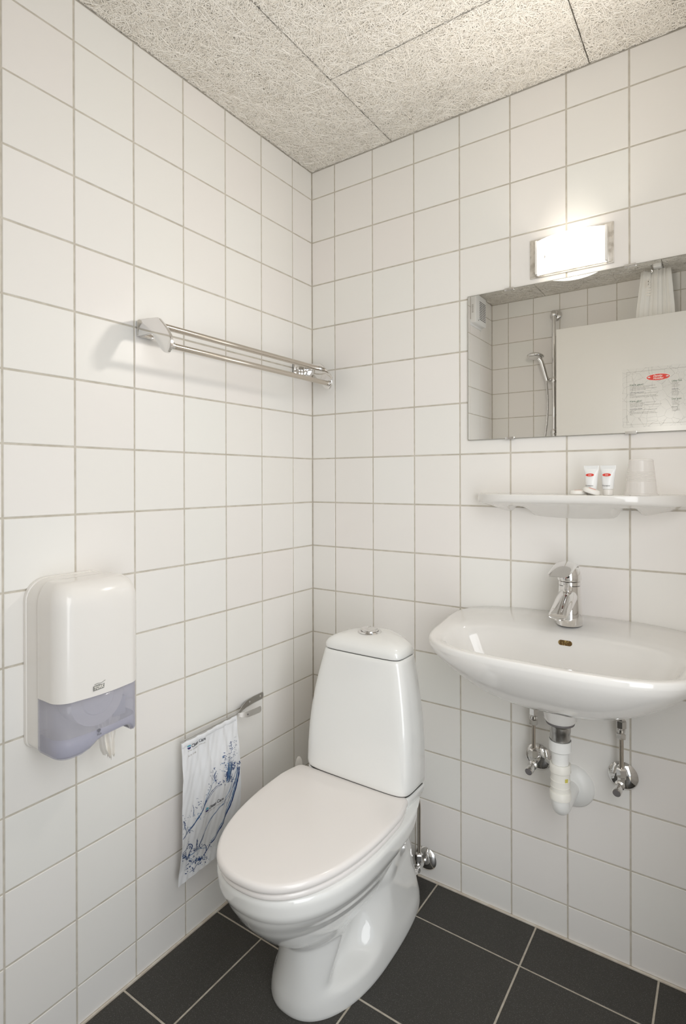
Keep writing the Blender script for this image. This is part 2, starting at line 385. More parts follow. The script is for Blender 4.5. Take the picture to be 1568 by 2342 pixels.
prof = [ # z, yf, yb, W, Wb, dent, yd, sd
 (.000, -.572, -.055, .1265, .114, .0, -.36, .08), (.005, -.574, -.055, .1275, .115, .0, -.36, .08), (.03, -.575, -.058, .1235, .111, .03, -.40, .08),
 (.06, -.573, -.062, .116, .099, .18, -.40, .075), (.09, -.572, -.066, .107, .090, .34, -.40, .070), (.12, -.573, -.070, .099, .082, .44, -.395, .066),
 (.15, -.576, -.072, .092, .075, .46, -.39, .063), (.165, -.580, -.073, .090, .071, .45, -.38, .062), (.18, -.594, -.074, .093, .068, .42, -.37, .060), (.20, -.618, -.075, .101, .065, .37, -.35, .058),
 (.23, -.652, -.085, .116, .062, .30, -.325, .060), (.26, -.680, -.09, .131, .061, .22, -.30, .055), (.29, -.705, -.10, .144, .064, .12, -.27, .05),
 (.31, -.718, -.11, .151, .070, .06, -.26, .05), (.33, -.730, -.13, .160, .085, 0, 0, 1), (.348, -.738, -.16, .167, .094, 0, 0, 1),
 (.355, -.743, -.16, .171, .102, 0, 0, 1), (.364, -.746, -.16, .173, .104, 0, 0, 1), (.385, -.748, -.16, .1755, .106, 0, 0, 1), (.395, -.748, -.155, .1755, .114, 0, 0, 1), (.400, -.744, -.162, .172, .104, 0, 0, 1)]
def bcx(z): return .366+.030*min(1, z/.34)
def catmull(tab, k):
    out = []; n = len(tab)
    for i in range(n-1):
        a, b, c, d = [np.array(tab[min(max(q, 0), n-1)]) for q in (i-1, i, i+1, i+2)]
        kk = k if abs(tab[i+1][0]-tab[i][0]) > .012 else 1
        for j in range(kk):
            t = j/kk; out.append(.5*((2*b)+(c-a)*t+(2*a-5*b+4*c-d)*t*t+(3*b-a-3*c+d)*t**3) if kk > 1 else b)
    return out+[np.array(tab[-1])]
R = []
for z, a, b, w, wb, d, yd, sd in catmull(prof, 4):
    # hollow on each side between the trap and the rear column
    lo = min(1, max(0, (z-.046)/.024)); g = .52*(3*lo*lo-2*lo**3)*math.exp(-abs((z-.12)/.085)**3); yd2 = -.435+.62*(z-.08)
    g2 = .30*math.exp(-((z-.245)/.055)**4); yd3 = -.30+.3*(z-.245)
    rg = dring(z, a, b, w, wb, cx=bcx(z), ymf=.55, p=2.3, pb=4.0, n=160)
    cxz = bcx(z); R.append([(cxz+(x-cxz)*(1-g*math.exp(-abs((y-yd2)/.068)**3.2))*(1-g2*math.exp(-abs((y-yd3)/.055)**2.6)), y, zz) for x, y, zz in rg])
bowl = obj('bowl', *loft(R), M_WC, tl, 60)
LXC = .385
def lido(z, yf, ym, yb, W, Wb, p, r, q, n=26):
    h = []; W -= q; Wb -= q; yf += q; yb -= q; r = max(r-q, .002)
    for i in range(n+1): a = math.pi/2*i/n; h.append((W*math.sin(a)**(2/p), ym+(yf-ym)*max(0, math.cos(a))**(2/p)))
    for i in range(1, 11): t = i/10; h.append((W-(W-Wb)*t**1.6, ym+(yb-r-ym)*t))
    for i in range(1, 7): a = math.pi/2*i/6; h.append((Wb-r+r*math.cos(a), yb-r+r*math.sin(a)))
    c, s = math.cos(.055), math.sin(.055)     # the seat sits slightly askew on its hinges
    return [(LXC+x*c-(y+.333)*s, -.333+x*s+(y+.333)*c, z) for x, y in [(x, y) for x, y in h]+[(-x, y) for x, y in h[:0:-1]]]
def plate(z0, z1, yf, yb, W, Wb, rr, p=2.38, dome=0.0, r=.018):
    rs = []
    for k in range(5): t = math.pi/2*k/4; q = rr*(1-math.sin(t)); rs.append((z0+rr*(1-math.cos(t)), q))
    for k in range(4, -1, -1): t = math.pi/2*k/4; q = rr*(1-math.sin(t)); rs.append((z1-rr*(1-math.cos(t)), q))
    out = [lido(z, yf, -.411, yb, W, Wb, p, r, q) for z, q in rs]
    top = out[-1]; cy = (yf+yb)/2
    for s in (.9, .7, .45, .2): out.append([(LXC+.01+(x-LXC-.01)*s, cy+(y-cy)*s, z+dome*(1-s*s)) for x, y, z in top])
    return loft(out)
obj('seat', *plate(.401, .4155, -.7535, -.337, .1755, .165, .006), M_SEAT, tl, 60)
obj('seat_lid', *plate(.4165, .4365, -.7598, -.333, .1786, .169, .0085, dome=.003, r=.022), M_SEAT, tl, 60)
for sx in (-1, 1):
    obj('hinge', *lathe((TX+sx*.075-.012, -.333, .413), (1, 0, 0), [(0, .0), (0, .0085), (.024, .0085), (.024, 0)], 16), M_WHITEP, tl, 40)
# raised deck under the cistern
def tank_ring(z, yf, yb, W, bow, q=0.0, n=96, pf=9.0, Wb=.42):
    pts = []; ym = (yf+yb)/2; d = (yb-yf)/2-q; W = W-q
    for i in range(n):
        a = 2*math.pi*i/n; c, s = math.cos(a), math.sin(a)
        p = pf if c > 0 else 2.83
        x = W*math.copysign(abs(s)**(2/p), s); y = ym-d*math.copysign(abs(c)**(2/p), c)
        if c > 0: y -= bow*(1-(x/W)**2)*abs(c)**(2/p)
        else: x *= 1-(1-(Wb or .9))*abs(c)**(2/p)
        pts.append((TX+x, y, z))
    return pts
def tp(z):   # front y, half width
    t = max(0.0, (z-.436)/(.757-.436))
    m_ = math.sin(math.pi*min(t, 1)); return -.351+.036*t-.006*m_, .1586-.0396*t+.0126*m_
TB = -.148
R = []
for z, q in ((.4365, .010), (.4395, .004), (.445, .001), (.455, 0), (.50, 0), (.55, 0), (.60, 0), (.65, 0), (.69, 0), (.72, 0), (.745, 0), (.7545, 0), (.7555, .0015)):
    yf, w = tp(z); R.append(tank_ring(z, yf, TB, w, .002, q))
tank = obj('cistern', *loft(R), M_WC, tl, 60)
obj('cistern_gap', *loft([tank_ring(z, *[tp(z)[0], TB, tp(z)[1], .002], q=.006) for z in (.4335, .4370)]), M_DARK, tl)
obj('cistern_deck', *loft([tank_ring(z, -.351+fo, TB, .1586+wo, .002) for z, fo, wo in ((.345, .03, -.066), (.365, .028, -.046), (.385, .02, -.027), (.400, .010, -.014), (.415, .004, -.006), (.428, .002, -.002), (.434, .004, -.002), (.4348, .006, -.004))]), M_WC, tl, 60)
yf, w = tp(.757); R = []
R.append(tank_ring(.7575, yf, TB, w, .002, .003)); R.append(tank_ring(.7590, yf, TB, w, .002, .0005))
for k in range(0, 13):
    t = k/12*math.pi/2; s = math.cos(t)**.62 if k < 12 else .02
    z = .763+.037*math.sin(t)**.9
    rg = tank_ring(z, yf, TB, w, .002); cy = (yf+TB)/2-.006
    R.append([(TX+(x-TX)*s, cy+(y-cy)*s, z) for x, y, _ in rg])
obj('cistern_lid', *loft(R), M_WC, tl, 60)
obj('lid_gap', *loft([tank_ring(z, tp(z)[0], TB, tp(z)[1], .002, .0045) for z in (.7540, .7585)]), M_DARK, tl)
bc = (TX-.010, -.243, .7985)
fb = obj('flush_button', *lathe(bc, (0, 0, 1), [(-.004, 0), (-.004, .028), (.0015, .0325), (.004, .031), (.004, .025), (.001, .0245), (.001, 0)], 40), M_CHROME, tl, 30)
def halfbtn(a0, a1, zt, tiltz):
    pts = [(.0238*math.cos(math.radians(a0+(a1-a0)*i/18)), .0238*math.sin(math.radians(a0+(a1-a0)*i/18))) for i in range(19)]
    return loft([[(bc[0]+x, bc[1]+y, bc[2]+.001) for x, y in pts], [(bc[0]+x, bc[1]+y, bc[2]+zt+tiltz*(x*.9)) for x, y in pts], [(bc[0]+x*.9+.0005*(1 if a0 < 0 else -1), bc[1]+y*.9, bc[2]+zt+.001+tiltz*x) for x, y in pts]])
obj('button_half', *halfbtn(52, 300, .0085, -.10), M_CHROME, fb, 30)
obj('button_half', *halfbtn(-58, 50, .005, .05), M_CHROME, fb, 30)

# ------------------------------------------------------------------ toilet brush, mostly hidden behind the toilet
tb = thing('toilet_brush', (.083, -.180, 0), 'white toilet brush handle tip behind the toilet seat hinge by the corner', 'brush')
obj('holder', *lathe((.083, -.180, .001), (0, 0, 1), [(0, 0), (0, .045), (.005, .047), (.12, .040), (.125, .038), (.125, .022), (.12, .0)]), M_WHITEP, tb, 40)
obj('handle', *lathe((.083, -.180, .10), (0, 0, 1), [(0, .0), (0, .009), (.12, .008), (.16, .009), (.195, .0115), (.222, .0125), (.240, .009), (.248, .004), (.249, 0)], 20), M_WHITEP, tb, 50)

# ------------------------------------------------------------------ angle valves
def valve(x, z, px, pz1, label, group, bend=None, fitting=True, k=1.0):
    t = thing('angle_valve', (x, 0, z), label, 'valve', group)
    obj('escutcheon', *lathe((x, -.0, z), (0, -1, 0), [(.0, 0), (.0, .0345*k), (.0015, .0352*k), (.006, .031*k), (.011, .021*k), (.013, .013*k), (.013, 0)], 40), M_CHROME, t, 60)
    b = merge([tube([(x, -.012, z), (x, -.055, z)], .0085), lathe((px, -.045, z-.005), (0, 0, 1), [(0, 0), (0, .009), (.022, .0095), (.024, .012), (.042, .012), (.045, .0095), (.047, .0)], 6),
               lathe((x, -.052, z), (0, -1, 0), [(0, 0), (0, .0115), (.006, .0115), (.008, .0075), (.018, .007), (.018, 0)], 24)])
    obj('valve_body', *b, M_CHROME, t, 35)
    kn = obj('knob', *lathe((x, -.068, z-.002), (-.1, -1, -.15), [(0, 0), (0, .0095), (.003, .0105), (.017, .0100), (.019, .009), (.019, 0)], 18), M_CHROME, t, 25)
    d = Vector((-.1, -1, -.15)).normalized(); c = Vector((x, -.068, z-.002))+d*.019
    obj('knob_cap', *lathe(c, d, [(0, 0), (0, .0082), (.0012, .0078), (.0013, 0)], 24), M_RUBBER, kn, 40)
    if bend: obj('supply_pipe', *tube(smooth_path(bend, 8), .0052), M_NICKEL, t, 60)
    else: obj('supply_pipe', *tube([(px, -.045, z+.03), (px, -.045, pz1+.045)], .0052), M_NICKEL, t, 60)
    if fitting:
        fb_ = merge([lathe((px, -.045, pz1-.052), (0, 0, 1), [(0, 0), (0, .0075), (.002, .0115), (.014, .0115), (.016, .008)], 6), lathe((px, -.045, pz1-.034), (0, 0, 1), [(0, 0), (0, .0105), (.006, .0105), (.008, .008)], 24),
                     lathe((px, -.045, pz1-.026), (0, 0, 1), [(0, 0), (0, .0085), (.002, .0118), (.018, .0118), (.020, .008), (.028, .008), (.028, 0)], 6, .3)])
        obj('compression_fitting', *fb_, M_CHROME, t, 30)
valve(.772, .463, .772, .618, 'chrome angle valve with pipe under the basin, left of the white trap', 'chrome valves')
valve(.980, .472, .983, .634, 'chrome angle valve with pipe under the basin, right of the white trap', 'chrome valves')
valve(.433, .060, .433, .27, 'chrome angle valve low on the wall beside the toilet foot', 'chrome valves', bend=[(.433, -.045, .09), (.433, -.045, .18), (.433, -.045, .245), (.427, -.047, .262), (.412, -.055, .267), (.40, -.070, .266), (.39, -.078, .264)], fitting=False)

# ------------------------------------------------------------------ basin trap
dt = thing('drain_trap', (.860, -.13, .40), 'white plastic drain trap with round wall rosette under the basin', 'pipe')
DX, DY = .860, -.13
obj('drain_collar', *lathe((DX, DY, .628), (0, 0, 1), [(0, 0), (0, .034), (.006, .038), (.03, .040), (.060, .042), (.060, 0)], 40), M_CERA, dt, 50)
obj('seal_ring', *lathe((DX, DY, .6225), (0, 0, 1), [(0, 0), (0, .033), (.0045, .034), (.006, .033), (.006, 0)], 40), M_RUBBER, dt, 50)
obj('tailpiece', *lathe((DX, DY, .575), (0, 0, 1), [(0, 0), (0, .0235), (.028, .0235), (.029, .0245), (.040, .0245), (.046, .026), (.048, .030), (.048, 0)], 40), M_STEEL, dt, 50)
obj('union_nut', *lathe((DX, DY, .556), (0, 0, 1), [(0, 0), (0, .0245), (.002, .0262), (.022, .0262), (.026, .0262), (.0265, .0242), (.020, .0240), (.020, 0)], 40), M_PIPEW, dt, 40)
obj('pipe', *lathe((DX, DY, .505), (0, 0, 1), [(0, 0), (0, .0198), (.055, .0198), (.055, 0)], 40), M_PIPEW, dt, 50)
obj('union_nut', *lathe((DX, DY, .505), (0, 0, 1), [(0, 0), (0, .0235), (.001, .0246), (.019, .0246), (.0205, .0235), (.0205, .0205), (.019, .020), (.019, 0)], 40), M_CREAMP, dt, 40)
obj('pipe', *lathe((DX, DY, .455), (0, 0, 1), [(0, 0), (0, .0222), (.014, .0222), (.0145, .0232), (.016, .0232), (.0165, .0222), (.030, .0222), (.0305, .0232), (.032, .0232), (.0325, .0222), (.055, .0222), (.055, 0)], 40), M_CREAMP, dt, 40)
obj('union_nut', *lathe((DX, DY, .440), (0, 0, 1), [(0, 0), (0, .0225), (.001, .0250), (.017, .0250), (.019, .0235), (.019, 0)], 40), M_CREAMP, dt, 40)
ub = [(DX, DY, .452), (DX, DY, .432), (DX, DY+.008, .4165), (DX, DY+.026, .4125), (DX, DY+.05, .413), (DX, -.004, .413)]
sp_ = smooth_path(ub, 8); obj('elbow', *tube(sp_, [.0205 if i < 10 else .0205 for i in range(len(sp_))], 28), M_PIPEW, dt, 60)
obj('rosette', *lathe((DX, 0, .413), (0, -1, 0), [(0, 0), (0, .0545), (.003, .0548), (.009, .050), (.018, .036), (.022, .026), (.022, 0)], 48), M_PIPEW, dt, 60)
d = Vector((.75, -.66, 0)); tq = Vector((.66, .75, 0)); c = Vector((DX, DY, .497-.012))
obj('label_sticker', [tuple(c+d*.0226+tq*(.016*(i % 2-.35)*.5)+Vector((0, 0, .011*(i//2)))) for i in range(4)], [(0, 1, 3, 2)], M_YELL, dt)

# ------------------------------------------------------------------ basin
SX = .868
sk = thing('wash_basin', (SX, 0, .66), 'wide white porcelain wash basin on the wall below the porcelain shelf', 'sink')
NB = 112
def bring(s_x, s_y, z, yfr=-.374, hw=.305, cy=-.19, pf=3.4, pbk=7.0, cxo=0.0, zfun=None, yb=-.002, tap=.075):
    pts = []
    for i in range(NB):
        a = 2*math.pi*i/NB; c, s = math.cos(a), math.sin(a); p = pbk if s > 0 else pf
        ux = math.copysign(abs(c)**(2/p), c); uy = math.copysign(abs(s)**(2/p), s)
        y = cy+((yb-cy) if uy > 0 else (cy-yfr))*uy*s_y
        x = SX+cxo+hw*ux*s_x*(1+tap*min(uy, .9))
        pts.append((x, y, zfun(ux*s_x, y) if zfun else z))
    return pts
def zrim(ux, y): 
    t = min(max((y+.40)/.40, 0), 1)
    return .8275+.010*t+.026*max(0, t-.55)/.45*(1-abs(ux)**3*.9)
R = []
for s, z in ((.16, .684), (.30, .688), (.42, .696), (.55, .711), (.68, .731), (.78, .751), (.86, .769), (.92, .785), (.96, .797), (.985, .807), (.997, .815)):
    sy = s; ring = []
    for (x, y, _), (bx, by, _) in zip(bring(s, s, 0), bring(s, s**.25, 0)):
        yy = by if by > -.19 else y
        ring.append((x, yy, z+(zrim((x-SX)/.305, yy)-.83)*max(0, (z-.70)/.12)))
    R.append(ring)
R.append(bring(1, 1, 0, zfun=lambda ux, y: zrim(ux, y)-.0125))
R.append(bring(.999, .999, 0, zfun=lambda ux, y: zrim(ux, y)-.004))
R.append(bring(.990, .992, 0, zfun=lambda ux, y: zrim(ux, y)))
R.append(bring(.972, .982, 0, zfun=lambda ux, y: zrim(ux, y)+.0008))
# inner bowl rings (centre further forward, leaving the tap ledge)
def inner(s, dz, pf=3.0): return dict(s=s, dz=dz)
def iring(yb, yfr, hw, zfun, pf=3.2, pbk=3.6, tap=.05):
    return bring(1, 1, 0, yfr=yfr, hw=hw, cy=(yb+yfr)/2, pf=pf, pbk=pbk, zfun=zfun, yb=yb, tap=tap)
R.append(iring(-.098, -.356, .283, lambda ux, y: zrim(ux, y)+.0003))
R.append(iring(-.118, -.345, .268, lambda ux, y: zrim(ux, y)-.003))
R.append(iring(-.127, -.336, .254, lambda ux, y: zrim(ux, y)-.010))
R.append(iring(-.133, -.327, .242, lambda ux, y: .800+(zrim(ux, y)-.83)*.6))
R.append(iring(-.142, -.316, .226, lambda ux, y: .773))
R.append(iring(-.152, -.302, .203, lambda ux, y: .745))
R.append(iring(-.162, -.288, .172, lambda ux, y: .722, 2.6, 2.6))
R.append(iring(-.178, -.270, .120, lambda ux, y: .706, 2.3, 2.3))
R.append(iring(-.195, -.255, .055, lambda ux, y: .698, 2, 2))
R.append(iring(-.208, -.242, .022, lambda ux, y: .694, 2, 2))
bV, bF = loft(R)
basin = obj('bowl', bV, bF, M_CERA, sk, 75)
bvh = BVHTree.FromPolygons([Vector(v) for v in bV], bF)
def stadium(c, U, Vv, N, a, b, d0, d1, n=10):
    pts = [(a*.5+b*math.cos(t), b*math.sin(t)) for t in np.linspace(-math.pi/2, math.pi/2, n)]+[(-a*.5+b*math.cos(t), b*math.sin(t)) for t in np.linspace(math.pi/2, 3*math.pi/2, n)]
    return loft([[tuple(c+U*x+Vv*y+N*d0) for x, y in pts], [tuple(c+U*x+Vv*y+N*d1) for x, y in pts]])
hit, nrm, _, _ = bvh.ray_cast(Vector((.872, -.30, .8185)), Vector((0, 1, 0)))
if hit:
    if nrm.y > 0: nrm = -nrm
    Un = Vector((1, 0, 0)); Vn = nrm.cross(Un).normalized()
    obj('overflow_slot', *stadium(hit, Un, Vn, nrm, .020, .0062, -.001, .0006), M_BRASS, sk)
hit2, n2, _, _ = bvh.ray_cast(Vector((.865, -.225, .80)), Vector((0, 0, -1)))
if hit2: obj('drain_grate', *lathe(hit2, (0, 0, 1), [(0, 0), (0, .021), (.002, .021), (.003, .016), (.0015, .012), (.0015, 0)], 30), M_CHROME, sk, 40)

# ------------------------------------------------------------------ tap
hd, _, _, _ = bvh.ray_cast(Vector((.87, -.07, 1.0)), Vector((0, 0, -1))); ZD = hd.z-.001
FX, FY = .869, -.072
fc = thing('basin_tap', (FX, FY, ZD), 'chrome single-lever mixer tap on the wash basin', 'faucet')
def ell(c, rx, ry, n=36, tilt=0.0): return [(c[0]+rx*math.cos(2*math.pi*i/n), c[1]+ry*math.sin(2*math.pi*i/n), c[2]+tilt*ry*math.sin(2*math.pi*i/n)) for i in range(n)]
R = []
for h, rx, yo in ((0, .0295, 0), (.001, .0310, 0), (.006, .0312, 0), (.03, .0298, .0), (.06, .0278, .001), (.085, .0262, .002), (.098, .0256, .002)):
    R.append(ell((FX, FY+yo, ZD+h), rx, rx*1.05))
obj('body', *loft(R), M_CHROME, fc, 50)
obj('ring', *loft([ell((FX, FY+.002, ZD+h), q, q*1.04) for h, q in ((.098, .0235), (.0995, .0262), (.108, .0262), (.109, .0245))]), M_CHROME, fc, 30)
# spout: slopes forward and down out of the body
def spr(c, w, hh, n=28, ang=0.0, pw=2.4):
    pts = []
    for i in range(n):
        a = 2*math.pi*i/n; x = w*math.copysign(abs(math.cos(a))**(2/pw), math.cos(a)); v = hh*math.copysign(abs(math.sin(a))**(2/pw), math.sin(a))
        pts.append((c[0]+x, c[1]-v*math.sin(ang), c[2]+v*math.cos(ang)))
    return pts
R = [spr((FX, FY-.0, ZD+.074), .020, .024, ang=.45, pw=2), spr((FX, FY-.022, ZD+.072), .0235, .0215, ang=.42, pw=2), spr((FX, FY-.048, ZD+.064), .0235, .0185, ang=.40, pw=2), spr((FX, FY-.075, ZD+.0555), .0228, .0150, ang=.36, pw=2),
     spr((FX, FY-.100, ZD+.048), .0220, .0115, ang=.32, pw=2.1), spr((FX, FY-.116, ZD+.0435), .0212, .0085, ang=.30, pw=2.2), spr((FX, FY-.1195, ZD+.0428), .0198, .0070, ang=.3, pw=2.2), spr((FX, FY-.1180, ZD+.0430), .0170, .0052, ang=.3, pw=2.2)]
obj('spout', *loft(R), M_CHROME, fc, 60)
obj('aerator', *lathe((FX, FY-.102, ZD+.0425), (0, -.12, -1), [(0, 0), (0, .0115), (.011, .0115), (.012, .0095), (.012, 0)], 28), M_CHROME, fc, 40)
obj('joint', *lathe((FX, FY-.018, ZD+.094), (0, -.75, -.65), [(0, 0), (0, .012), (.014, .011), (.016, .0085), (.030, .0065), (.055, .003), (.055, 0)], 24), M_CHROME, fc, 40)
# lever cap
lv = obj('lever', *loft([ell((FX, FY+yo, ZD+h), q, q*1.06) for h, q, yo in ((.110, .0235, .001), (.1105, .0275, .001), (.116, .0285, .001), (.128, .0272, .0), (.139, .0235, -.001), (.147, .0175, -.003), (.1515, .010, -.005), (.153, .002, -.006))]), M_CHROME, fc, 60)
R = []
for y, z, w, th in ((.022, .134, .012, .002), (.012, .146, .020, .003), (-.005, .1535, .0245, .004), (-.028, .1555, .0262, .0055), (-.055, .1525, .0265, .0060), (-.080, .148, .0262, .0055), (-.102, .1435, .0250, .0040), (-.117, .1405, .0225, .0022), (-.126, .1390, .0170, .0008)):
    pts = []
    for i in range(24):
        a = 2*math.pi*i/24; x = w*math.cos(a); v = th*math.sin(a); v = v*1.5 if v > 0 else v*.12
        pts.append((FX+x, FY+y, ZD+z-.0012*(x/w)**2+v-.002))
    R.append(pts)
obj('lever_visor', *loft(R), M_CHROME, lv, 60)
obj('index_button', *lathe((FX+.001, FY-.0285, ZD+.124), (0, -1, -.1), [(0, 0), (0, .0048), (.002, .0042), (.002, 0)], 18), M_RED, lv, 40)
obj('index_ring', *lathe((FX+.0025, FY-.0295, ZD+.1238), (0, -1, -.1), [(0, 0), (0, .0043), (.0016, .0038), (.0016, 0)], 18), M_DARK, lv, 40)

# ------------------------------------------------------------------ porcelain shelf
sh = thing('bathroom_shelf', (.87, 0, 1.12), 'white porcelain wall shelf with rounded front under the mirror', 'shelf')
SZ = 1.177
def shelf():
    nx, ny = 90, 18; hx = .262; V = []; F = []
    top = {}; bot = {}
    for i in range(nx+1):
        ux = math.sin((i/nx-.5)*math.pi); x = SX+.002+hx*ux
        dep = .138*(1-abs(ux)**3.2)**.55*1.0+.0005; dep = max(dep, .012 if abs(ux) < .999 else .008)
        for j in range(ny+1):
            t = j/ny; y = -dep*math.sin(t*math.pi/2)
            fr = 1-abs(y)/.140
            ed = min(1, (1-t)*6)                       # rounding at the front edge
            zt = SZ-.0045*(1-ed**.5)-.003*(1 if 0 < t < .85 else 0)*.5
            k = max(0, 1-abs(ux)**2.2)
            under = .017+.044*(fr**1.3)*k**.8
            for xn, dxn in ((-.138, .024), (.128, .024)):   # hollow arches for the screws
                g = math.exp(-((x-SX-xn)/dxn)**4); under -= .030*g*max(0, 1-abs(y)/.085)*k
            ridge = 0
            zb = SZ-.004-under*(min(1, .35+.65*min(1, (1-t)*5))**.7) if t < 1 else SZ-.012
            top[i, j] = len(V); V.append((x, y, zt)); bot[i, j] = len(V); V.append((x, y, min(zb, zt-.004)))
    for i in range(nx):
        for j in range(ny):
            F.append((top[i, j], top[i, j+1], top[i+1, j+1], top[i+1, j])); F.append((bot[i, j], bot[i+1, j], bot[i+1, j+1], bot[i, j+1]))
        F.append((top[i, ny], bot[i, ny], bot[i+1, ny], top[i+1, ny])); F.append((top[i, 0], top[i+1, 0], bot[i+1, 0], bot[i, 0]))
    for j in range(ny):
        F.append((top[0, j], bot[0, j], bot[0, j+1], top[0, j+1])); F.append((top[nx, j], top[nx, j+1], bot[nx, j+1], bot[nx, j]))
    return V, F
obj('shelf_board', *shelf(), M_CERA, sh, 50)
for xn in (-.138, .128): obj('fixing_screw', *lathe((SX+xn, -.001, 1.146), (0, -1, 0), [(0, 0), (0, .0065), (.012, .0065), (.015, .004), (.015, 0)], 14), M_STEEL, sh, 40)

# logo used on the sheet and the tubes
def oval_logo(c, U, Vv, N, w, h, parent, fine=True):
    c, U, Vv, N = map(Vector, (c, U, Vv, N))
    def ov(a, b, d): return [tuple(c+U*(a*math.cos(t))+Vv*(b*math.sin(t))+N*d) for t in np.linspace(0, 2*math.pi, 40, endpoint=False)]
    lg = obj('logo', *loft([ov(w*.5, h*.5, .0), ov(w*.5, h*.5, .00022)]), M_WHITEI, parent)
    obj('red_oval', *loft([ov(w*.475, h*.455, .0002), ov(w*.475, h*.455, .0004)]), M_RED, parent)
    if fine:
        text('Danske', h*.42, M_WHITEI, parent, c+Vv*h*.06+N*.0005-U*w*.02, U, Vv, N, shear=.35, align='CENTER', bold=h*.006, sx=.92)
        text('Hoteller', h*.42, M_WHITEI, parent, c-Vv*h*.30+N*.0005+U*w*0, U, Vv, N, shear=.35, align='CENTER', bold=h*.006, sx=.92)
        for sg in (-1, 1):
            pr_ = []
            for i in range(7):
                a = math.radians(35+i*18); p0 = c+U*(sg*w*.375)+Vv*(-h*.10)+N*.0005; dv = U*math.cos(a)*w*.075+Vv*math.sin(a)*h*.26
                n_ = (Vv*math.cos(a)-U*math.sin(a))*w*.006; pr_.append(([tuple(p0-n_), tuple(p0+n_), tuple(p0+dv+n_), tuple(p0+dv-n_)], [(0, 1, 2, 3)]))
            obj('crown', *merge(pr_), M_WHITEI, parent)
    else:
        text('Danske', h*.34, M_WHITEI, parent, c+Vv*h*.06+N*.0005, U, Vv, N, shear=.35, align='CENTER', sx=.8)
        text('Hoteller', h*.34, M_WHITEI, parent, c-Vv*h*.28+N*.0005, U, Vv, N, shear=.35, align='CENTER', sx=.8)

# ------------------------------------------------------------------ shampoo tubes, soaps, cup
def sham(x, y, label, rot=0.0):
    t = thing('shampoo_tube', (x, y, SZ), label, 'shampoo', 'shampoo tubes on the shelf')
    c, s = math.cos(rot), math.sin(rot)
    def sq(z, a, b, n=28): return [(x+a*math.cos(q)*c-b*math.sin(q)*s, y+a*math.cos(q)*s+b*math.sin(q)*c, SZ+z) for q in np.linspace(0, 2*math.pi, n, endpoint=False)]
    obj('cap', *loft([sq(z, a, a) for z, a in ((-.001, .010), (-.0005, .0112), (.012, .0117), (.0128, .011))]), M_WHITEP, t, 35)
    obj('tube', *loft([sq(z, a, b) for z, a, b in ((.0128, .0105, .0105), (.014, .0122, .0122), (.030, .0137, .0120), (.045, .0152, .0092), (.056, .0166, .005), (.0615, .0176, .0016), (.062, .0178, .0009), (.070, .0180, .0009), (.0702, .0178, .0004))]), M_TUBE, t, 45)
    N = Vector((s, -c, .0)); U = Vector((c, s, 0)); Z = Vector((0, 0, 1)); N2 = (N+Z*.32).normalized(); V2 = (Z-N*.22).normalized()
    oval_logo(Vector((x, y, SZ+.0475))+N*.0100, U, (Z-N*.33).normalized(), (N+Z*.33).normalized(), .0205, .0085, t, False)
    text('Shampoo', .0048, M_INK, t, Vector((x, y, SZ+.0205))+N*.0138, U, V2, N, align='CENTER')
sham(.924, -.088, 'small white shampoo tube standing behind the soaps, left of its twin', -.15)
sham(.9605, -.083, 'small white shampoo tube standing between its twin and the cup', -.15)
def soap(c, label, tiltax=None, ang=0.0):
    t = thing('wrapped_soap', c, label, 'soap', 'round soaps on the shelf')
    Mx = Matrix.Rotation(ang, 3, tiltax) if tiltax else Matrix.Identity(3)
    n = 48; R = []
    for z, q, pl in ((0, .0165, 0), (.001, .0190, .0002), (.004, .0198, .0004), (.0075, .0192, .0005), (.0098, .0170, .0003), (.0108, .0120, 0), (.011, .004, 0)):
        R.append([tuple(Vector(c)+Mx@Vector(((q+(pl if i % 2 else -pl))*math.cos(2*math.pi*i/n), (q+(pl if i % 2 else -pl))*math.sin(2*math.pi*i/n), z))) for i in range(n)])
    obj('wrapper', *loft(R), M_SOAP, t, 50)
    obj('sticker', *loft([[tuple(Vector(c)+Mx@Vector((.0085*math.cos(a), .0040*math.sin(a)-.001, z))) for a in np.linspace(0, 2*math.pi, 24, endpoint=False)] for z in (.0106, .0114)]), mat('salmon print', (.72, .22, .15), .4), t)
soap((.897, -.105, SZ), 'round pleated wrapped soap lying flat at the left of the shampoo tubes')
soap((.9285, -.118, SZ+.0045), 'round wrapped soap leaning on the flat soap in front of the shampoo tubes', Vector((.15, 1, 0)), .33)
def cup(x, y):
    t = thing('plastic_cup', (x, y, SZ), 'ribbed translucent plastic cup standing upside down on the shelf', 'cup')
    pf = [(.0, .0365), (.0012, .0368), (.003, .0360), (.0035, .0348)]
    z = .004
    while z < .080:
        rr_ = .0345-.0088*(z/.082); rib = .0004*math.sin(z*2*math.pi/.0028) if .030 < z < .055 else 0
        pf.append((z, rr_+rib)); z += .0007 if .030 < z < .055 else .004
    pf += [(.079, .0262), (.0815, .0256), (.083, .0240), (.083, .018)]
    pi_ = [(max(d-.0006, .0005), q-.0006) for d, q in reversed(pf)]
    pf = pf+[(.0822, .002)]
    R = [circ((x, y, SZ+d), (0, 0, 1), q, 48) for d, q in pf]
    obj('cup_wall', *loft(R, cap0=False), M_CUP, t, 40)
cup(1.0315, -.088)

